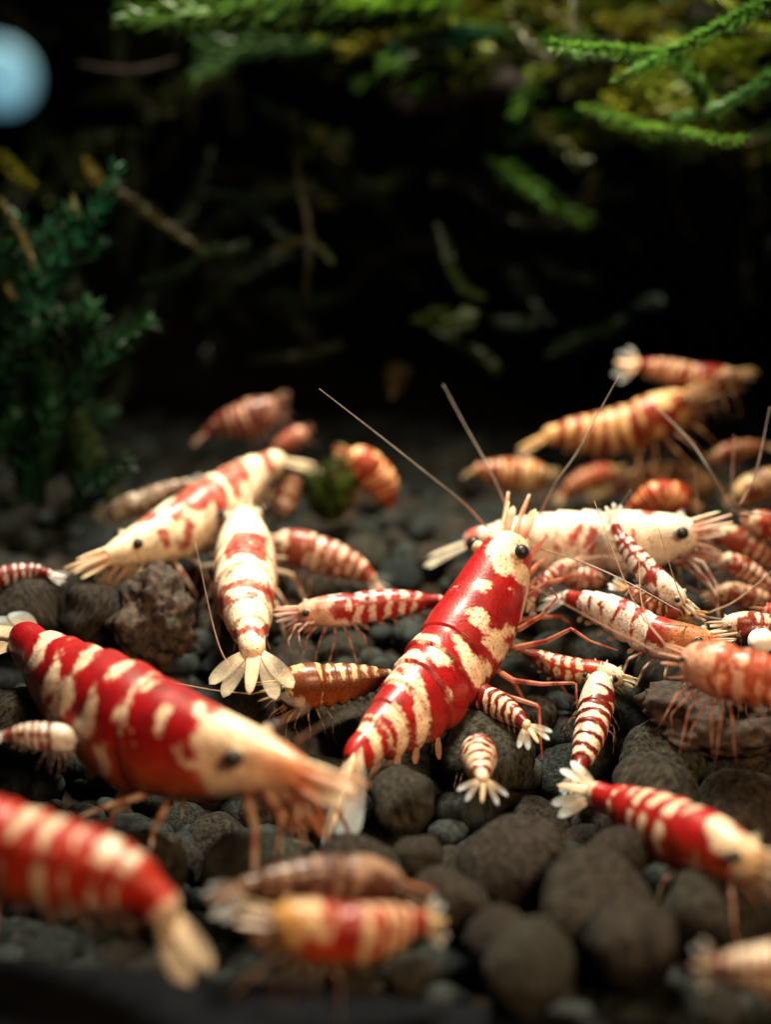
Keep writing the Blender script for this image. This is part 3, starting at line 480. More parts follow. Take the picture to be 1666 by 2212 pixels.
# every shrimp: measured centre line head to tail, half height in cm, which way its back faces, its markings
SHRIMP = [
 dict(key='hero', cara=.46, lod=2, label='large red shrimp with white patches in sharp focus at the centre, head up', H=.285, wr=.80, seed=3, pat='poly', head=.035,
      spine=[(1108,1150,8.36),(1090,1210,8.32),(1048,1312,8.22),(1000,1392,8.08),(935,1480,7.83),(867,1547,7.58),(815,1592,7.4),(755,1645,7.2)],
      up=(-.50,-.60,.6), up2=(-.66,-.42,.6), taper=(1.3,1.05,.80), fan=(700,1815,6.95), fanup=(-.85,-.5,.1), spread=.55, fanlen=.29, fanwide=.42, finred=.55, eye=.023, facec=(.72,.22,.12), legc=(.50,.19,.12), legside=(-1,),
      legs=[[(1110,1400,8.05),(1180,1385,7.95),(1235,1358,7.85),(1275,1385,7.8),(1335,1405,7.8)], [(1085,1455,7.9),(1110,1470,7.8),(1170,1478,7.7),(1245,1475,7.65),(1248,1530,7.6)],
            [(1060,1490,7.85),(1100,1505,7.7),(1165,1525,7.6),(1168,1590,7.55),(1172,1640,7.5)], [(1120,1360,8.1),(1170,1330,8.0),(1205,1290,7.95),(1190,1270,7.95)]],
      feelers=[[(1105,1120,8.7),(1075,1050,8.75),(1043,986,8.8),(1000,910,8.85),(958,831,8.9)], [(1165,1115,8.6),(1200,1045,8.5),(1248,976,8.4),(1295,890,8.3),(1338,811,8.2)],
               [(1052,1140,8.7),(1000,1085,8.6),(933,1031,8.5),(833,951,8.3),(690,840,8.0)], [(1150,1180,8.5),(1263,1216,8.2),(1363,1261,7.9),(1470,1320,7.6)]]),
 dict(key='left', lod=2, label='large red shrimp with white spots and stripes at left, head facing right', H=.365, wr=.76, taper=(.58,1,1), cara=.41, eyeat=.125, headc=(.72,.30,.14), hz=(.0,.15), seed=7, pat='poly', orange=.75, head=.20,
      spine=[(668,1672,6.28),(632,1664,6.34),(588,1652,6.42),(535,1640,6.52),(465,1626,6.64),(390,1608,6.8),(310,1580,7.0),(235,1538,7.25),(165,1490,7.5),(95,1425,7.78),(38,1372,8.0)],
      up=(.05,-.25,1), fan=(-60,1350,8.2), fanup=(0,-.4,1), spread=.9, finred=.1, eye=.018, facec=(.70,.26,.12), face=.95, nose=(.1,0,-.15), nleg=2, leglen=.26,
      legs=[[(360,1735,6.75),(330,1800,6.6),(325,1835,6.5)], [(320,1715,6.85),(240,1738,6.75),(170,1765,6.7)], [(600,1690,6.4),(640,1745,6.3),(660,1830,6.25)], [(570,1700,6.4),(610,1760,6.3),(600,1850,6.25)]],
      feelers=[[(600,1560,6.4),(660,1530,6.3),(620,1510,6.6),(560,1470,7.2)], [(640,1600,6.4),(690,1570,6.3),(760,1540,6.2),(900,1500,6.0)]]),
 dict(key='frontleft', lod=1, label='blurred orange red shrimp with pale bands cut off at the lower left edge', H=.225, wr=.85, taper=(1,1,1), seed=12, base=(.44,.022,.006), mark=CREAM, duty=.55, gap=.3, orange=.8, head=.02, blot=.58,
      spine=[(-190,1770,5.9),(-90,1785,5.85),(0,1825,5.8),(100,1860,5.75),(200,1880,5.7),(280,1905,5.65),(335,1945,5.6),(370,1985,5.57)], up=(.25,-.3,1), fan=(445,2110,5.45), fanup=(.5,-.5,.7), spread=.32, fanlen=.24, finred=.15, finc=CREAM*.85),
 dict(key='frontmid', lod=1, label='blurred yellow headed shrimp with red middle at the bottom centre', H=.14, seed=21, base=(.32,.012,.006), mark=(.82,.66,.42), duty=.5, gap=.05, head=.17, orange=.8, bandfrom=.5, blot=.58, split=0, headc=(.66,.36,.10), hz=(.10,.22), facec=(.45,.2,.1),
      spine=[(585,1985,5.5),(640,2000,5.5),(710,2015,5.55),(790,2015,5.6),(860,2000,5.7),(925,1990,5.8)], up=(0,-.3,1), fan=(1010,1985,5.9), fanup=(0,-.8,.6), spread=1.3, fanlen=.18, finred=.05),
 dict(key='frontbrown', lod=1, label='dull brown grey shrimp behind the yellow headed one at the bottom', H=.125, seed=22, base=(.09,.035,.022), mark=(.34,.22,.15), duty=.5, head=.03, facec=(.25,.13,.09), finc=(.55,.55,.55),
      spine=[(870,1925,6.15),(800,1905,6.1),(720,1900,6.05),(640,1905,6.0),(570,1910,5.95),(515,1920,5.9)], up=(0,-.2,1), fan=(440,1950,5.85), spread=1.2, finred=0),
 dict(key='frontright', lod=1, label='blurred red and white shrimp cut off at the lower right corner, tail to the left', H=.115, seed=25, base=BRED, duty=.75, gap=.0,
      spine=[(1790,2075,5.2),(1720,2085,5.25),(1650,2095,5.3),(1590,2092,5.35),(1540,2090,5.4)], up=(0,-.3,1), fan=(1470,2080,5.45), fanup=(0,-.9,.3), spread=1.6, finred=0, finc=(.7,.78,.84)),
 dict(key='right', lod=2, label='red shrimp with orange belly at the lower right, splayed tail to the left', H=.185, seed=33, base=(.36,.008,.007), mark=CREAM, duty=.44, gap=.3, orange=.95, head=.09, blot=.50, taper=(1.05,1,1), headc=(.78,.62,.40), hz=(.04,.14),
      spine=[(1650,1862,6.15),(1600,1850,6.25),(1545,1830,6.4),(1480,1805,6.6),(1408,1772,6.85),(1340,1738,7.05),(1272,1708,7.2)], up=(.1,-.35,1), fan=(1180,1690,7.3), fanup=(.1,-.75,.6), spread=1.15, fanlen=.2, fanwide=.36, finred=.12, facec=(.6,.35,.2), autofeel=2),
 dict(key='tailon', lod=2, label='small striped shrimp seen from behind on the dark pellet, tail spread', H=.125, wr=.88, seed=41, base=BRED, duty=.68, gap=.05, head=.12, split=0,
      spine=[(1033,1612,7.75),(1033,1622,7.6),(1035,1642,7.4),(1040,1668,7.22),(1045,1690,7.12)], up=(0,-.45,1), fan=(1042,1730,7.05), fanup=(0,-.7,.7), spread=1.75, fanlen=.26, fanwide=.34, finred=.1, facec=(.7,.5,.3), taper=(.9,1,.75), finc=(.72,.80,.88), tailred=0),
 dict(key='under', lod=2, label='small striped shrimp emerging under the central red one, tail fan lower right', H=.092, seed=44, base=BRED, duty=.62, gap=.05, split=0, headc=(.5,.25,.08),
      spine=[(990,1490,8.0),(1038,1505,7.9),(1080,1525,7.75),(1117,1549,7.62),(1143,1572,7.52)], up=(.25,-.5,.9), fan=(1178,1625,7.4), fanup=(.1,-.85,.5), spread=1.35, fanlen=.24, fanwide=.4, finred=.12),
 dict(key='upright', lod=2, label='small striped shrimp lying head up on the pellets, right of the centre', H=.125, wr=.86, seed=47, base=BRED, mark=WHITE*[1,.95,.85], duty=.62, gap=.1, head=.20, split=0, blot=.46,
      spine=[(1297,1458,8.05),(1293,1500,7.95),(1284,1549,7.8),(1271,1599,7.65),(1256,1648,7.52),(1247,1675,7.45)], up=(-.1,-.75,.7), fan=(1232,1720,7.4), fanup=(-.3,-.9,.4), spread=.6, finred=.2, facec=(.7,.6,.4)),
 dict(key='crossing', lod=2, label='small striped shrimp with a pale yellow head crossing behind the upright one', H=.09, seed=52, base=(.36,.03,.008), duty=.55, gap=.1, head=.2,
      spine=[(1350,1468,8.05),(1310,1458,8.1),(1265,1452,8.15),(1215,1442,8.2),(1170,1424,8.25),(1128,1402,8.3)], up=(.1,-.5,.9), fan=(1090,1385,8.35), facec=(.75,.7,.45), finred=.1),
 dict(key='midright', lod=2, label='white and brownish red banded shrimp right of centre, orange head facing right', H=.135, seed=57, base=(.30,.02,.010), mark=(.80,.78,.72), duty=.78, gap=.1, head=.015, blot=.5, orange=.2, split=0, headc=(.66,.34,.14),
      spine=[(1545,1385,7.85),(1500,1388,7.92),(1440,1382,8.0),(1385,1358,8.1),(1325,1325,8.22),(1268,1303,8.35),(1216,1288,8.48)], up=(.15,-.35,1), fan=(1140,1300,8.55), finred=.4, facec=(.7,.3,.12)),
 dict(key='pink', lod=1, label='soft pink and orange shrimp cut off at the right edge, over dark debris', H=.165, seed=61, nleg=7, leglen=.5, base=(.42,.09,.04), mark=(.82,.48,.34), pat='bands', duty=.45, mottle=.8, blot=.48, head=.1, tailred=0, autofeel=4, face=1.4,
      spine=[(1478,1425,7.3),(1530,1440,7.2),(1590,1456,7.1),(1650,1468,7.05),(1720,1480,7.0),(1790,1490,6.95)], up=(0,-.3,1), facec=(.75,.36,.2)),
 dict(key='rider', lod=2, label='small banded shrimp climbing over the big white one, head lower right', H=.088, seed=64, base=(.22,.02,.012), mark=WHITE, duty=.68, gap=.1, head=.20, blot=.45,
      spine=[(1480,1303,8.15),(1440,1272,8.2),(1405,1240,8.28),(1373,1204,8.36),(1342,1163,8.44),(1325,1125,8.5)], up=(.25,-.55,.8), fan=(1303,1080,8.55), fanup=(0,-.9,.3), spread=1.2, finred=.05, finc=(.75,.84,.88), facec=(.75,.66,.45)),
 dict(key='white', lod=2, label='large mostly white shrimp with few red stripes at right, black eye facing right', H=.235, wr=.78, taper=(1.1,1,1), seed=68, pat='poly', base=(.80,.72,.60), mark=(.42,.03,.015), whiteish=1,
      spine=[(1510,1150,8.7),(1460,1158,8.75),(1393,1168,8.82),(1308,1172,8.9),(1223,1170,9.0),(1133,1168,9.08),(1060,1166,9.15),(1005,1172,9.2)], up=(0,-.3,1), fan=(880,1212,9.3), fanup=(0,-.2,1), spread=.35, fanlen=.24, fanwide=.3, finred=0, eye=.026, facec=(.75,.36,.26), finc=(.80,.78,.62), face=1.1, nose=(0,0,.12),
      feelers=[[(1573,1091,8.7),(1550,1040,8.7),(1528,1006,8.7),(1490,950,8.8),(1420,880,9.0)], [(1600,1090,8.6),(1625,1045,8.6),(1642,990,8.6),(1664,880,8.6)], [(1600,1110,8.6),(1680,1112,8.5),(1760,1115,8.4)]],
      legs=[[(1455,1215,8.7),(1490,1210,8.6),(1530,1255,8.55),(1552,1290,8.5),(1556,1340,8.5)], [(1470,1200,8.7),(1520,1215,8.6),(1548,1262,8.55),(1552,1330,8.5)]]),
 dict(key='farleft', lod=2, label='cream shrimp with red blotches along its back at left, head lower left', H=.25, wr=.80, taper=(.72,1,1), cara=.39, eyeat=.12, seed=72, pat='poly', base=(.86,.74,.54), mark=(.33,.012,.008), whiteish=1,
      spine=[(222,1208,8.87),(268,1190,8.97),(320,1170,9.1),(375,1148,9.3),(430,1118,9.5),(490,1075,9.75),(540,1032,10.0),(580,1005,10.15),(612,993,10.25)], up=(-.15,-.3,1), fan=(690,1000,10.4), fanup=(0,-.2,1), spread=.4, finred=0, eye=.019, facec=(.70,.42,.24), finc=(.85,.70,.48), face=1.1),
 dict(key='backview', lod=2, label='white shrimp seen from behind with a dark red saddle, spread tail toward the viewer', H=.255, wr=.86, seed=76, pat='poly', base=(.86,.74,.56), mark=(.30,.012,.008), whiteish=1, leglen=.42,
      spine=[(527,1112,9.4),(528,1150,9.2),(530,1205,8.9),(530,1275,8.5),(537,1340,8.15),(543,1385,7.95),(548,1418,7.82)], up=(-.05,-.35,1), fan=(540,1480,7.7), fanup=(0,-.65,.75), spread=1.35, fanlen=.19, fanwide=.50, finred=0, taper=(.95,1,.9), facec=(.75,.55,.35), finc=(.86,.80,.62)),
 dict(key='fuzzy', lod=1, label='pinkish speckled shrimp behind the white one seen from behind', H=.145, seed=81, base=(.26,.05,.03), mark=(.76,.60,.46), duty=.5, mottle=.8, head=.05,
      spine=[(590,1172,9.4),(640,1182,9.4),(690,1198,9.4),(740,1215,9.4),(780,1234,9.4),(808,1258,9.4)], up=(.15,-.3,1), finred=.1, legc=(.5,.3,.2)),
 dict(key='midleft', lod=2, label='dark red shrimp with pale bands behind the central one, pale head to the left', H=.115, seed=85, base=(.30,.012,.012), mark=(.78,.62,.54), duty=.55, gap=.2, head=.12, blot=.47, headc=(.66,.40,.30),
      spine=[(640,1325,8.4),(690,1322,8.42),(750,1318,8.45),(815,1308,8.5),(880,1302,8.52),(960,1298,8.55)], up=(0,-.3,1), facec=(.55,.25,.18), legs=[[(680,1345,8.35),(640,1350,8.3),(622,1385,8.25),(630,1410,8.25)], [(665,1345,8.3),(645,1365,8.25),(648,1395,8.2)]], face=1.3),
 dict(key='brown', lod=1, label='orange brown shrimp with yellow spots lying left of the central red one', H=.13, taper=(1.7,1.1,.95), seed=88, base=(.15,.038,.010), mark=(.66,.50,.26), duty=.45, gap=.1, head=.02, blot=.56, dorsal=.3, split=0, autofeel=2, orange=.4, facec=(.45,.2,.08),
      spine=[(600,1490,7.95),(650,1484,7.95),(720,1478,8.0),(790,1468,8.05),(850,1460,8.1)], up=(0,-.3,1)),
 dict(key='bgbig', lod=1, label='blurred rusty banded shrimp swimming in the right background, the larger of two', H=.19, seed=91, base=(.30,.035,.010), mark=(.85,.55,.24), duty=.6, gap=.1, head=.02, blot=.5, split=0, belly=.2,
      spine=[(1490,862,10.5),(1440,888,10.5),(1370,918,10.55),(1298,934,10.6),(1233,935,10.6),(1175,942,10.65)], up=(-.1,-.2,1), fan=(1095,975,10.7), spread=.5, finred=.3, finc=(.6,.45,.3), facec=(.5,.24,.14), tailred=0),
 dict(key='bgtop', lod=1, label='small blurred rusty shrimp swimming highest at the right, tail left', H=.112, seed=94, base=(.28,.02,.008), mark=(.85,.58,.34), duty=.55, gap=.05, head=.12, split=0, belly=.2,
      spine=[(1590,812,10.6),(1545,816,10.6),(1493,812,10.65),(1433,797,10.7),(1370,786,10.7)], up=(.05,-.2,1), fan=(1335,782,10.75), spread=1.6, fanup=(0,-.8,.5), finred=0, finc=(.5,.56,.56), facec=(.55,.32,.2), orange=.4),
 dict(key='bgsmall', lod=1, label='blurred tan shrimp in the middle background above the white one', H=.135, seed=97, base=(.24,.04,.012), mark=(.70,.48,.24), duty=.55, split=0, head=.05,
      spine=[(1180,1026,10.6),(1125,1024,10.6),(1073,1020,10.6),(1025,1013,10.6)], up=(0,-.2,1), fan=(975,1032,10.7), finc=(.45,.36,.24), spread=.6, facec=(.5,.32,.16)),
 dict(key='bgleft', lod=1, label='dim pinkish shrimp in the dark left background, tail lower left', H=.15, seed=101, base=(.13,.02,.014), mark=(.52,.30,.20), duty=.5, split=0, head=.1, taper=(1.1,1.1,.6),
      spine=[(596,872,11.0),(560,893,11.0),(525,907,11.0),(480,916,11.0),(440,938,11.0)], up=(-.2,-.2,1), finc=(.3,.22,.18), facec=(.4,.2,.14)),
 dict(key='bgorange', lod=1, label='fluffy orange shrimp in the middle background beside the green moss tuft', H=.15, seed=104, base=(.34,.05,.015), mark=(.85,.50,.24), duty=.6, split=0, head=.1, leglen=.6, nleg=7, legc=(.70,.34,.16),
      spine=[(750,985,10.3),(778,1000,10.3),(808,1024,10.35),(832,1056,10.4),(842,1092,10.5)], up=(.6,-.3,.7), facec=(.5,.02,.02)),
 dict(key='bgspeck', lod=1, label='whitish speckled shrimp tucked between the cream shrimp and the green moss tuft', H=.15, seed=107, base=(.34,.14,.07), mark=(.68,.52,.38), duty=.5, mottle=.7, head=.08,
      spine=[(600,1110,10.4),(612,1080,10.4),(628,1050,10.4),(650,1028,10.45)], up=(.5,-.5,.6), facec=(.5,.3,.16)),
 dict(key='bgpink', lod=0, label='tiny pink shrimp just above the cream shrimp tail', H=.09, seed=109, base=(.34,.06,.03), mark=(.64,.36,.24), duty=.5, split=0, head=.2,
      spine=[(662,932,11.0),(642,943,11.0),(620,955,11.0),(590,975,11.0)], up=(-.1,-.3,1), facec=(.55,.1,.07)),
 dict(key='edge', lod=1, label='small dark red shrimp with white dots at the left edge', H=.075, seed=112, base=(.18,.008,.008), mark=(.85,.85,.85), duty=.4, gap=.3, head=.01, blot=.7,
      spine=[(-60,1262,8.7),(-15,1250,8.7),(30,1240,8.75),(75,1234,8.8),(112,1240,8.8)], up=(0,-.35,1), finc=(.5,.5,.5), facec=(.3,.1,.06)),
 dict(key='pale', lod=1, label='pale fuzzy shrimp tucked under the tail of the large red one at left', H=.085, seed=115, base=(.30,.07,.05), mark=(.80,.78,.70), duty=.6, mottle=.85, head=.3, finc=(.8,.8,.74), facec=(.6,.56,.5),
      spine=[(165,1608,7.05),(125,1595,7.0),(85,1590,7.0),(45,1588,7.0),(5,1590,7.0)], up=(0,-.35,1)),
 dict(key='bgcap', lod=1, label='orange red shrimp behind the back of the big white one', H=.12, seed=118, base=(.36,.03,.01), mark=(.85,.45,.18), duty=.55, split=0, head=.02,
      spine=[(1490,1092,9.7),(1460,1076,9.7),(1425,1070,9.7),(1392,1084,9.75),(1360,1100,9.8)], up=(0,-.3,1), facec=(.6,.2,.06)),
 dict(key='bgbeige', lod=1, label='blurred beige shrimp in the right background above the orange red one', H=.13, seed=121, base=(.15,.045,.02), mark=(.60,.42,.22), duty=.55, split=0, head=.05,
      spine=[(1545,1058,10.8),(1490,1036,10.8),(1430,1030,10.85),(1370,1040,10.9),(1310,1062,10.9)], up=(0,-.3,1), facec=(.36,.22,.1), finc=(.4,.3,.16)),
 dict(key='edgestripe', lod=1, label='small striped shrimp at the right edge below the white shrimp head', H=.10, seed=124, base=(.32,.06,.03), mark=(.72,.62,.42), duty=.5, gap=.1, head=.02,
      spine=[(1540,1148,9.2),(1585,1165,9.2),(1625,1186,9.2),(1665,1212,9.2),(1700,1240,9.2)], up=(.1,-.4,.9), facec=(.45,.2,.1)),
 dict(key='edgebrown', lod=1, label='brown and beige shrimp at the right edge above the white shrimp head', H=.13, seed=127, base=(.20,.05,.02), mark=(.64,.46,.22), duty=.55, split=0, head=.05,
      spine=[(1590,1078,9.9),(1630,1056,9.9),(1670,1040,9.9),(1720,1030,9.9)], up=(0,-.3,1), facec=(.36,.16,.08)),
 dict(key='belly', lod=1, label='small speckled shrimp sheltering under the belly of the big white one', H=.085, seed=130, base=(.30,.07,.05), mark=(.70,.52,.42), duty=.5, mottle=.7, head=.1,
      spine=[(1205,1240,8.75),(1240,1246,8.75),(1275,1250,8.75),(1310,1258,8.8)], up=(0,-.35,1), facec=(.5,.26,.18)),
 dict(key='edgered', lod=1, label='red legged shrimp cut off at the right edge, above the pink one', H=.10, seed=133, base=(.42,.03,.02), mark=(.7,.4,.3), duty=.4, head=.02,
      spine=[(1650,1325,8.3),(1690,1330,8.3),(1740,1340,8.3),(1790,1350,8.3)], up=(0,-.35,1), facec=(.5,.08,.05), legc=(.5,.06,.05), leglen=.5),
 dict(key='tangle', lod=1, label='pinkish young shrimp between the central red one and the white one behind', H=.07, seed=140, base=(.30,.05,.03), mark=(.76,.56,.44), duty=.55, mottle=.5, head=.1, autofeel=2,
      spine=[(1240,1215,8.7),(1215,1228,8.65),(1185,1248,8.6),(1160,1272,8.55),(1148,1300,8.5)], up=(.5,-.5,.7), facec=(.55,.22,.14)),
 dict(key='tangleright', lod=1, label='brownish young shrimp below the white shrimp head, near the right edge', H=.085, seed=143, base=(.22,.05,.025), mark=(.62,.44,.28), duty=.5, mottle=.4, head=.1, autofeel=2,
      spine=[(1545,1285,8.9),(1580,1282,8.9),(1620,1290,8.9),(1660,1302,8.9),(1700,1315,8.9)], up=(0,-.4,.9), facec=(.5,.24,.12)),
 dict(key='tanglelow', lod=1, label='orange young shrimp squeezed below the climbing banded one', H=.075, seed=146, base=(.34,.06,.02), mark=(.78,.52,.28), duty=.5, mottle=.4, head=.15, autofeel=2,
      spine=[(1500,1325,8.25),(1465,1318,8.25),(1425,1308,8.3),(1385,1290,8.35),(1350,1268,8.4)], up=(.1,-.5,.8), facec=(.6,.34,.16)),
 dict(key='bgtiny', lod=1, label='rusty shrimp in the far background left of the white shrimp feelers', H=.11, seed=149, base=(.30,.05,.015), mark=(.70,.42,.2), duty=.55, head=.1,
      spine=[(1330,1020,11.2),(1290,1030,11.2),(1250,1045,11.2),(1215,1068,11.2)], up=(0,-.3,1), facec=(.5,.24,.12), finc=(.45,.34,.22)),
 dict(key='bgfar', lod=1, label='dim pale shrimp half hidden behind the cream shrimp back at left', H=.09, seed=152, base=(.20,.12,.08), mark=(.50,.46,.36), duty=.6, head=.2,
      spine=[(235,1108,9.9),(275,1094,9.9),(320,1078,9.95),(370,1056,10.0),(410,1040,10.05)], up=(-.1,-.3,1), facec=(.35,.28,.2)),
 dict(key='crowdone', lod=1, label='striped young shrimp at the right edge below the feelers of the white one', H=.085, seed=155, base=(.28,.03,.015), mark=(.78,.62,.46), duty=.6, head=.1, autofeel=2,
      spine=[(1560,1205,8.95),(1590,1220,8.95),(1620,1238,8.95),(1650,1260,8.95),(1680,1285,8.95)], up=(.2,-.5,.8), facec=(.55,.28,.16)),
 dict(key='crowdtwo', lod=1, label='reddish shrimp touching the right edge beside the white shrimp head', H=.10, seed=158, base=(.36,.05,.02), mark=(.80,.55,.38), duty=.5, head=.1, autofeel=2,
      spine=[(1620,1120,9.1),(1650,1132,9.1),(1685,1150,9.1),(1720,1170,9.1)], up=(.1,-.4,.9), facec=(.6,.2,.12)),
 dict(key='crowdthree', lod=1, label='pale banded shrimp above the pink one, head pointing left', H=.09, seed=161, base=(.26,.04,.02), mark=(.80,.66,.54), duty=.65, head=.15, autofeel=2,
      spine=[(1560,1352,8.0),(1600,1350,8.0),(1645,1352,8.0),(1690,1360,8.0),(1730,1370,8.0)], up=(0,-.4,.9), facec=(.6,.36,.22)),
 dict(key='crowdfour', lod=1, label='tiny tan shrimp behind the rusty swimming one', H=.08, seed=164, base=(.28,.06,.02), mark=(.72,.48,.26), duty=.55, head=.1,
      spine=[(1545,985,10.6),(1580,975,10.6),(1620,968,10.6),(1660,965,10.6)], up=(0,-.3,1), facec=(.5,.26,.14)),
]
for _sp in SHRIMP: shrimp(_sp)

# ---------------------------------------------------------------- moss
def frond(pts, leaf, parent, seed, col, dens=1.0, flat=0.0, nrm=None, stem=.014):
    """one moss frond: a thin stem set closely with pointed leaves"""
    rs = np.random.RandomState(seed); c, L = curve(pts, 60); n = int(L/leaf*9*dens)+8; per = 3
    T, U, B = frames(c, np.array([.2, -.9, .35]) if nrm is None else np.asarray(nrm, float))
    V, F, C = [], [], []; tv, tf, tc = tube(pts, [stem, stem*.8, stem*.4], 24, 5, col=np.array(col)*[.9, .8, .6])
    V.append(tv); F += tf; C.append(np.asarray(tc)); k = len(tv)
    for i in range(n):
        u = (i+rs.rand())/n; j = int(u*59); t, uu, bb = T[j], U[j], B[j]; sz = leaf*rs.uniform(.7, 1.15)*(1-.45*u**3)*min(1, .5+u*3)
        for q in range(per):
            if flat > 0: ph = (0 if q == 0 else math.pi if q == 1 else rs.uniform(0, 6.28)) + rs.normal(0, .5*(1-flat)+.12)
            else: ph = rs.uniform(0, 2*math.pi)
            rad = bb*math.cos(ph)+uu*math.sin(ph); d = unit(t*rs.uniform(.75, 1.1)+rad*rs.uniform(.5, .95)); sd = unit(np.cross(d, rad+.01)); b0 = c[j]+rad*stem*.5
            nn = np.cross(d, sd)
            V.append(np.array([b0, b0+d*sz*.42+sd*sz*.16+nn*sz*.03, b0+d*sz+nn*sz*.10*rs.uniform(-1, 1), b0+d*sz*.42-sd*sz*.16+nn*sz*.03, b0+d*sz*.45-nn*sz*.05]))
            F += [[k, k+1, k+4], [k+1, k+2, k+4], [k+2, k+3, k+4], [k+3, k, k+4]]; k += 5
            tipc = .8+.5*u+rs.uniform(-.25, .25); C.append(np.tile(np.array(col)*tipc*[1+.25*rs.rand(), 1, .8+.4*rs.rand()], (5, 1)))
    return link('frond', mesh('frond', np.vstack(V), F, np.clip(np.vstack(C), 0, 1), smooth=False), M_MOSS, parent)
def clump(name, label, at, cat='moss', group=None):
    o = bpy.data.objects.new(name, None); COL.objects.link(o); o.location = at; o['label'] = label; o['category'] = cat; o.empty_display_size = .1
    if group: o['group'] = group
    return o
YG = (.13, .19, .008); GR = (.045, .12, .014); TEAL = (.008, .065, .028); DK = (.042, .052, .009); OL = (.11, .115, .008)
MOSSG = 'moss plants behind the shrimp'
def fp(l, back=0.0): return [P(x, y, d+back) for x, y, d in l]
# top right canopy
mc = clump('hanging_moss', 'yellow green moss mass hanging at the upper right, pointed tips', P(1500, -150, 10.5), group=MOSSG)
for i, (pts, lf, col, dn, fl) in enumerate([
    ([(1900,-130,9.0),(1700,-10,9.0),(1560,60,9.0),(1420,130,9.05),(1330,180,9.2)], .13, (.07,.20,.025), 1.2, .6),
    ([(1560,300,9.9),(1480,150,9.6),(1360,115,9.2),(1270,108,9.0),(1195,98,8.9)], .13, (.09,.22,.03), 1.2, .4),
    ([(1250,230,10.6),(1380,275,10.0),(1470,285,9.5),(1540,300,9.2),(1612,303,9.0)], .13, (.10,.22,.03), 1.2, .4),
    ([(1850,40,9.6),(1760,110,9.5),(1650,180,9.4),(1560,230,9.6),(1450,255,10)], .11, (.05,.16,.03), 1.0, .6),
    ([(1400,-60,10),(1540,-10,10),(1600,40,10),(1680,70,9.8)], .14, YG, 1, .3),
    ([(1700,90,10.5),(1600,110,10.5),(1500,105,10.7),(1420,85,11)], .2, YG, 1, .3), ([(1650,170,10.8),(1560,150,10.8),(1480,160,11),(1400,150,11)], .22, YG, 1, .2),
    ([(1330,150,11),(1400,195,10.8),(1470,205,10.8),(1540,220,10.8)], .2, YG, 1, .2), ([(1500,0,11),(1430,40,11),(1370,60,11),(1300,40,11)], .2, OL, 1, .2),
    ([(1300,200,11.2),(1350,240,11),(1420,250,11),(1500,245,11)], .2, (.2,.24,.012), 1, .2),
    ([(1150,240,11.5),(1200,300,11.2),(1240,340,11.2),(1260,350,11.2)], .2, DK, 1, .2), ([(1050,340,11.8),(1130,390,11.6),(1200,440,11.5),(1270,475,11.4)], .22, GR, 1, .2),
    ([(1240,-40,10.5),(1245,30,10.5),(1250,80,10.5)], .1, DK, 1, .2), ([(1090,-40,10.6),(1110,40,10.5),(1140,90,10.5),(1180,140,10.6)], .12, DK, 1, .2),
    ([(1000,100,11),(940,110,11),(880,130,11.2),(830,140,11.2)], .22, GR, 1, .4), ([(1080,70,10.8),(1000,75,10.8),(930,85,10.9),(850,110,11)], .22, TEAL, 1, .4)]):
    frond(fp(pts), lf, mc, 200+i, col, dn, fl)
rs = np.random.RandomState(4)
for i in range(120):
    x = rs.uniform(850, 1720); y = rs.uniform(-140, 330)*min(1, max(.35, (x-700)/700)); d = rs.uniform(11.2, 13.0); a = rs.uniform(2.3, 3.9) if rs.rand() < .55 else rs.uniform(-.7, .9)
    ln = rs.uniform(90, 220); col = np.array([YG, GR, DK, OL][rs.randint(4)])*rs.uniform(.45, 1.0)
    frond(fp([(x, y, d), (x+ln*.5*math.cos(a), y+ln*.4*math.sin(abs(a))*.5, d-.15), (x+ln*math.cos(a), y+ln*.5*abs(math.sin(a))+ln*.12, d-.2)]), rs.uniform(.14, .22), mc, 300+i, col, .9, .2)
# broad feathery fronds at the top
mt = clump('feather_moss', 'broad feathery green moss fronds along the top edge', P(650, -80, 9.2), group=MOSSG)
for i, (pts, lf, col) in enumerate([
    ([(1020,-60,9.3),(860,-20,9.2),(680,10,9.1),(480,25,9.0),(265,35,8.9)], .33, (.0385,.0945,.0130)), ([(960,-90,9.2),(800,-60,9.1),(640,-25,9.0),(480,0,8.9)], .34, (.0420,.1071,.0130)),
    ([(1000,10,9.6),(860,30,9.5),(720,45,9.4),(560,50,9.3)], .30, (.0350,.0819,.0117)), ([(1060,-30,9.0),(940,-10,9.0),(850,-2,8.9),(740,0,8.9)], .2, (.0840,.2016,.0130)),
    ([(900,90,10.6),(740,85,10.4),(600,95,10.2),(510,110,10.1),(415,170,10.0)], .26, (.0196,.0536,.0130)), ([(820,60,10.5),(690,70,10.4),(560,85,10.3),(430,95,10.2)], .26, (.0175,.0504,.0130)),
    ([(1000,130,10.9),(880,150,10.8),(760,140,10.7),(640,150,10.6)], .26, (.0140,.0347,.0117)), ([(900,20,10.6),(800,90,10.5),(700,120,10.5),(600,115,10.4)], .3, (.0140,.0378,.0163))]):
    frond(fp(pts, 1.2), lf*1.1, mt, 400+i, col, 1.5, .9, nrm=(.05, -.75, .66))
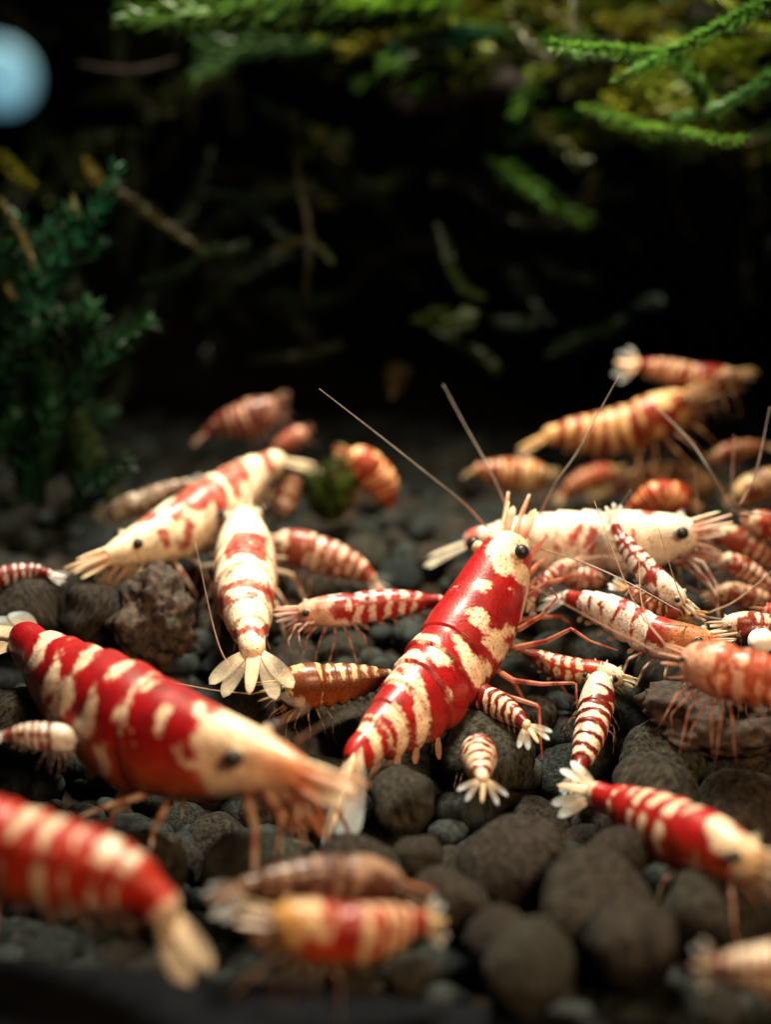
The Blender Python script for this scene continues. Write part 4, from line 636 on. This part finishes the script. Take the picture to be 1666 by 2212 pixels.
# left column
ml = clump('upright_moss', 'dark teal green moss column at the left edge', P(60, 1050, 9.3), group=MOSSG)
for i, (pts, lf, col) in enumerate([
    ([(40,1100,9.3),(90,900,9.2),(85,750,9.1),(115,600,9.0),(165,520,8.95),(225,430,8.9),(255,350,8.85)], .17, TEAL), ([(90,1000,9.2),(110,850,9.1),(100,720,9.05),(80,620,9.0),(150,500,9)], .2, (.0196,.0774,.0356)),
    ([(20,1000,9.4),(40,850,9.4),(30,700,9.3),(50,560,9.3),(120,480,9.2)], .2, (.0140,.0536,.0238)), ([(150,1050,9.6),(165,980,9.5),(150,900,9.4),(120,800,9.3)], .17, (.0210,.0595,.0158)),
    ([(0,430,9.1),(30,480,9.05),(55,530,9),(75,580,9)], .05, (.1190,.1012,.0238)), ([(-10,580,9.1),(10,610,9.1),(28,645,9.1)], .05, (.1120,.0952,.0238)), ([(155,420,9),(160,450,9),(165,470,9)], .06, (.0770,.0893,.0238)),
    ([(-40,360,9.6),(0,340,9.6),(40,380,9.5),(70,400,9.5)], .1, OL), ([(180,340,9.8),(200,375,9.8),(215,395,9.7)], .1, (.1400,.1190,.0158)), ([(40,1080,9.6),(60,950,9.6),(20,800,9.6),(10,650,9.6)], .22, (.0105,.0416,.0158)),
    ([(200,1120,9.9),(180,1050,9.8),(190,980,9.7),(170,900,9.6)], .18, (.0350,.0595,.0119)), ([(120,1150,9.6),(150,1100,9.5),(210,1060,9.4),(260,1090,9.4)], .15, (.0350,.0536,.0119))]):
    frond(fp(pts, .9), lf*1.1, ml, 500+i, col, 1.3, .5)
for i in range(26):
    x = rs.uniform(-90, 170); y = rs.uniform(620, 1120); d = rs.uniform(9.8, 11.2); a = rs.uniform(.6, 2.0); ln = rs.uniform(120, 260)
    frond(fp([(x, y, d), (x+ln*.45*math.cos(a), y-ln*.55*math.sin(a), d-.1), (x+ln*.8*math.cos(a)+rs.uniform(-20, 30), y-ln*math.sin(a), d-.2)]), rs.uniform(.16, .26), ml, 560+i, np.array([.012, .055, .02])*rs.uniform(.35, 1.1), 1.0, .5)
# loose sprigs in the dark
for i, (lab, pts, lf, col) in enumerate([
    ('yellow green bare stem crossing the dark upper left', [(225,400,10.6),(290,440,10.7),(360,490,10.8),(440,545,11)], .10, (.0325,.0302,.0036)),
    ('dim green sprig forking below the bare stem at upper left', [(300,608,11),(380,590,11),(440,550,11),(530,530,11.2)], .14, (.0075,.0227,.0060)),
    ('faint dark green sprig left of the hanging thread', [(455,415,11.5),(520,440,11.4),(570,480,11.4),(620,520,11.5),(660,530,11.5)], .16, (.0037,.0139,.0054)),
    ('thin hanging olive thread in the upper middle', [(632,240,11),(645,380,11),(665,480,11),(668,540,11),(660,640,11.2)], .05, (.0250,.0214,.0036)),
    ('short curled sprig at the foot of the hanging thread', [(590,545,11),(640,525,11),(680,530,11),(720,570,11)], .07, (.0225,.0252,.0036)),
    ('thin green sprig in the dark centre, bending right', [(945,480,11.4),(970,560,11.4),(1000,620,11.3),(1040,640,11.2)], .12, (.0175,.0328,.0045)),
    ('bright green leafy sprig in the dark centre', [(890,690,11.3),(940,690,11.2),(975,700,11.2),(1020,680,11.3)], .2, (.0225,.0403,.0060)),
    ('drooping dark green sprig under the bright leafy one', [(930,710,11.4),(990,740,11.4),(1040,770,11.4),(1075,800,11.5)], .13, (.0100,.0202,.0036)),
    ('dim green sprig at right above the swimming shrimp', [(1180,770,12),(1260,730,12),(1310,715,11.9),(1350,690,11.9)], .14, (.0050,.0176,.0060)),
    ('small pale green tuft at right in the dark', [(1370,665,11.9),(1395,655,11.8),(1425,650,11.8)], .14, (.0250,.0504,.0420)),
    ('faint olive sprig behind the left background shrimp', [(540,780,11.8),(600,775,11.8),(660,770,11.9),(740,745,12)], .13, (.0125,.0139,.0030)),
    ('dim green sprig right of the bright leafy one', [(1060,690,12),(1100,700,12),(1150,700,12)], .16, (.0050,.0151,.0045)),
    ('yellow sprig low in the dark centre', [(845,860,11.8),(855,820,11.8),(865,800,11.8)], .2, (.0500,.0378,.0150))]):
    o = clump('moss_sprig', lab, fp(pts)[0], group='loose moss sprigs in the dark'); frond(fp(pts), lf, o, 600+i, col, 1.0, .3, stem=.03 if lf < .11 else .016)
# dim moss filling the dark
mb = clump('background_moss', 'dim mass of moss filling the dark behind everything', P(800, 900, 13.0), group=MOSSG)
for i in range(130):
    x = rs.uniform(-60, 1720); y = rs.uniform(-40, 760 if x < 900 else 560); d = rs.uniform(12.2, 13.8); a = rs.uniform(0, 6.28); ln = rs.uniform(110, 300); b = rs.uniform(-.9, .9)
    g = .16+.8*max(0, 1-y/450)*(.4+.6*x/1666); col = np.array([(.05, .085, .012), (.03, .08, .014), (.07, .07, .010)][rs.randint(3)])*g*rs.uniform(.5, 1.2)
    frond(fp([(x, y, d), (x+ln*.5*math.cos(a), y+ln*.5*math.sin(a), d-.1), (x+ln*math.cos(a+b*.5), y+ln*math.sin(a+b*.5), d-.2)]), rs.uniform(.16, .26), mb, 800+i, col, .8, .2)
# tuft among the background shrimp
tf = clump('moss_tuft', 'dark green moss tuft beside the fluffy orange shrimp', P(715, 1120, 10.6), group=MOSSG)
for i in range(22):
    a = rs.uniform(-1.2, 1.2); x = 715+rs.uniform(-15, 15); ln = rs.uniform(60, 140); d = rs.uniform(10.2, 10.8)
    frond(fp([(x, 1125, d), (x+ln*.3*math.sin(a), 1125-ln*.5, d-.1), (x+ln*.6*math.sin(a), 1125-ln*math.cos(a*.5), d-.15)]), .14, tf, 700+i, np.array([.05, .085, .012])*rs.uniform(.6, 1.3), .8, .2)

# ---------------------------------------------------------------- driftwood, debris, balls
def wood(label, pts, rad):
    V, F, C = tube(fp(pts), rad, 60, 20); n = fbm(V*2.2, 8, 4)-.5; ctr = curve(fp(pts), 60)[0].repeat(20, 0); V = ctr+(V-ctr)*(1+1.1*n)[:, None]
    o = link('driftwood', mesh('driftwood', V, F), M_WOOD); o['label'] = label; o['category'] = 'driftwood'; o['group'] = 'driftwood in the dark'
wood('dark brown driftwood branch behind the hanging moss', [(1900,-250,12.6),(1500,60,12.4),(1180,150,12.3),(1000,200,12.5),(860,230,12.7)], [.5, .4, .3, .2, .1])
wood('thin reddish brown driftwood twig at the upper left', [(170,138,12),(230,150,12),(300,152,12),(380,130,12)], [.02, .04, .035, .015])
def debris(name, label, px, py, d, r, seed, sq=(1, 1, .7), mat=None):
    import bmesh
    bm = bmesh.new(); bmesh.ops.create_icosphere(bm, subdivisions=5, radius=1.0); v = np.array([q.co[:] for q in bm.verts]); f = [[q.index for q in g.verts] for g in bm.faces]; bm.free()
    dd = 1+.9*(fbm(v*1.6+seed, seed, 2)-.5)+.5*(fbm(v*6+seed, seed+1, 3)-.5); q = P(px, py, d)
    o = link(name, mesh(name, v*dd[:, None]*r*np.array(sq), f), mat or M_MULM); o.location = q; o['label'] = label; o['category'] = 'debris'; o['group'] = 'clumps of debris on the soil'; return o
debris('debris_clump', 'speckled dark debris clump under the cream shrimp head at left', 335, 1340, 8.6, .33, 3, (.8, .7, 1))
debris('debris_clump', 'dark debris heap under the pink shrimp at the right edge', 1560, 1560, 7.75, .42, 6, (1.2, .7, .6))
def ball(name, label, px, py, d, r, mat, seed):
    import bmesh
    bm = bmesh.new(); bmesh.ops.create_icosphere(bm, subdivisions=4, radius=1.0); v = np.array([q.co[:] for q in bm.verts]); f = [[q.index for q in g.verts] for g in bm.faces]; bm.free()
    dd = 1+.16*(fbm(v*1.2+seed, seed, 2)-.5); o = link(name, mesh(name, v*dd[:, None]*r*np.array([1, .9, 1]), f), mat); o.location = P(px, py, d); o['label'] = label; o['category'] = name.split('_')[1]; return o
ball('glow_ball', 'blurred pale blue glowing ball at the upper left edge', 2, 165, 4.1, .105, M_BALL, 2)  # emissive ball standing for a pale blue spot of unknown nature
ball('white_ball', 'small white round pellet at the right edge behind the pink shrimp', 1645, 1385, 7.9, .085, plain('white_ball', (.88, .86, .82), .3), 5)
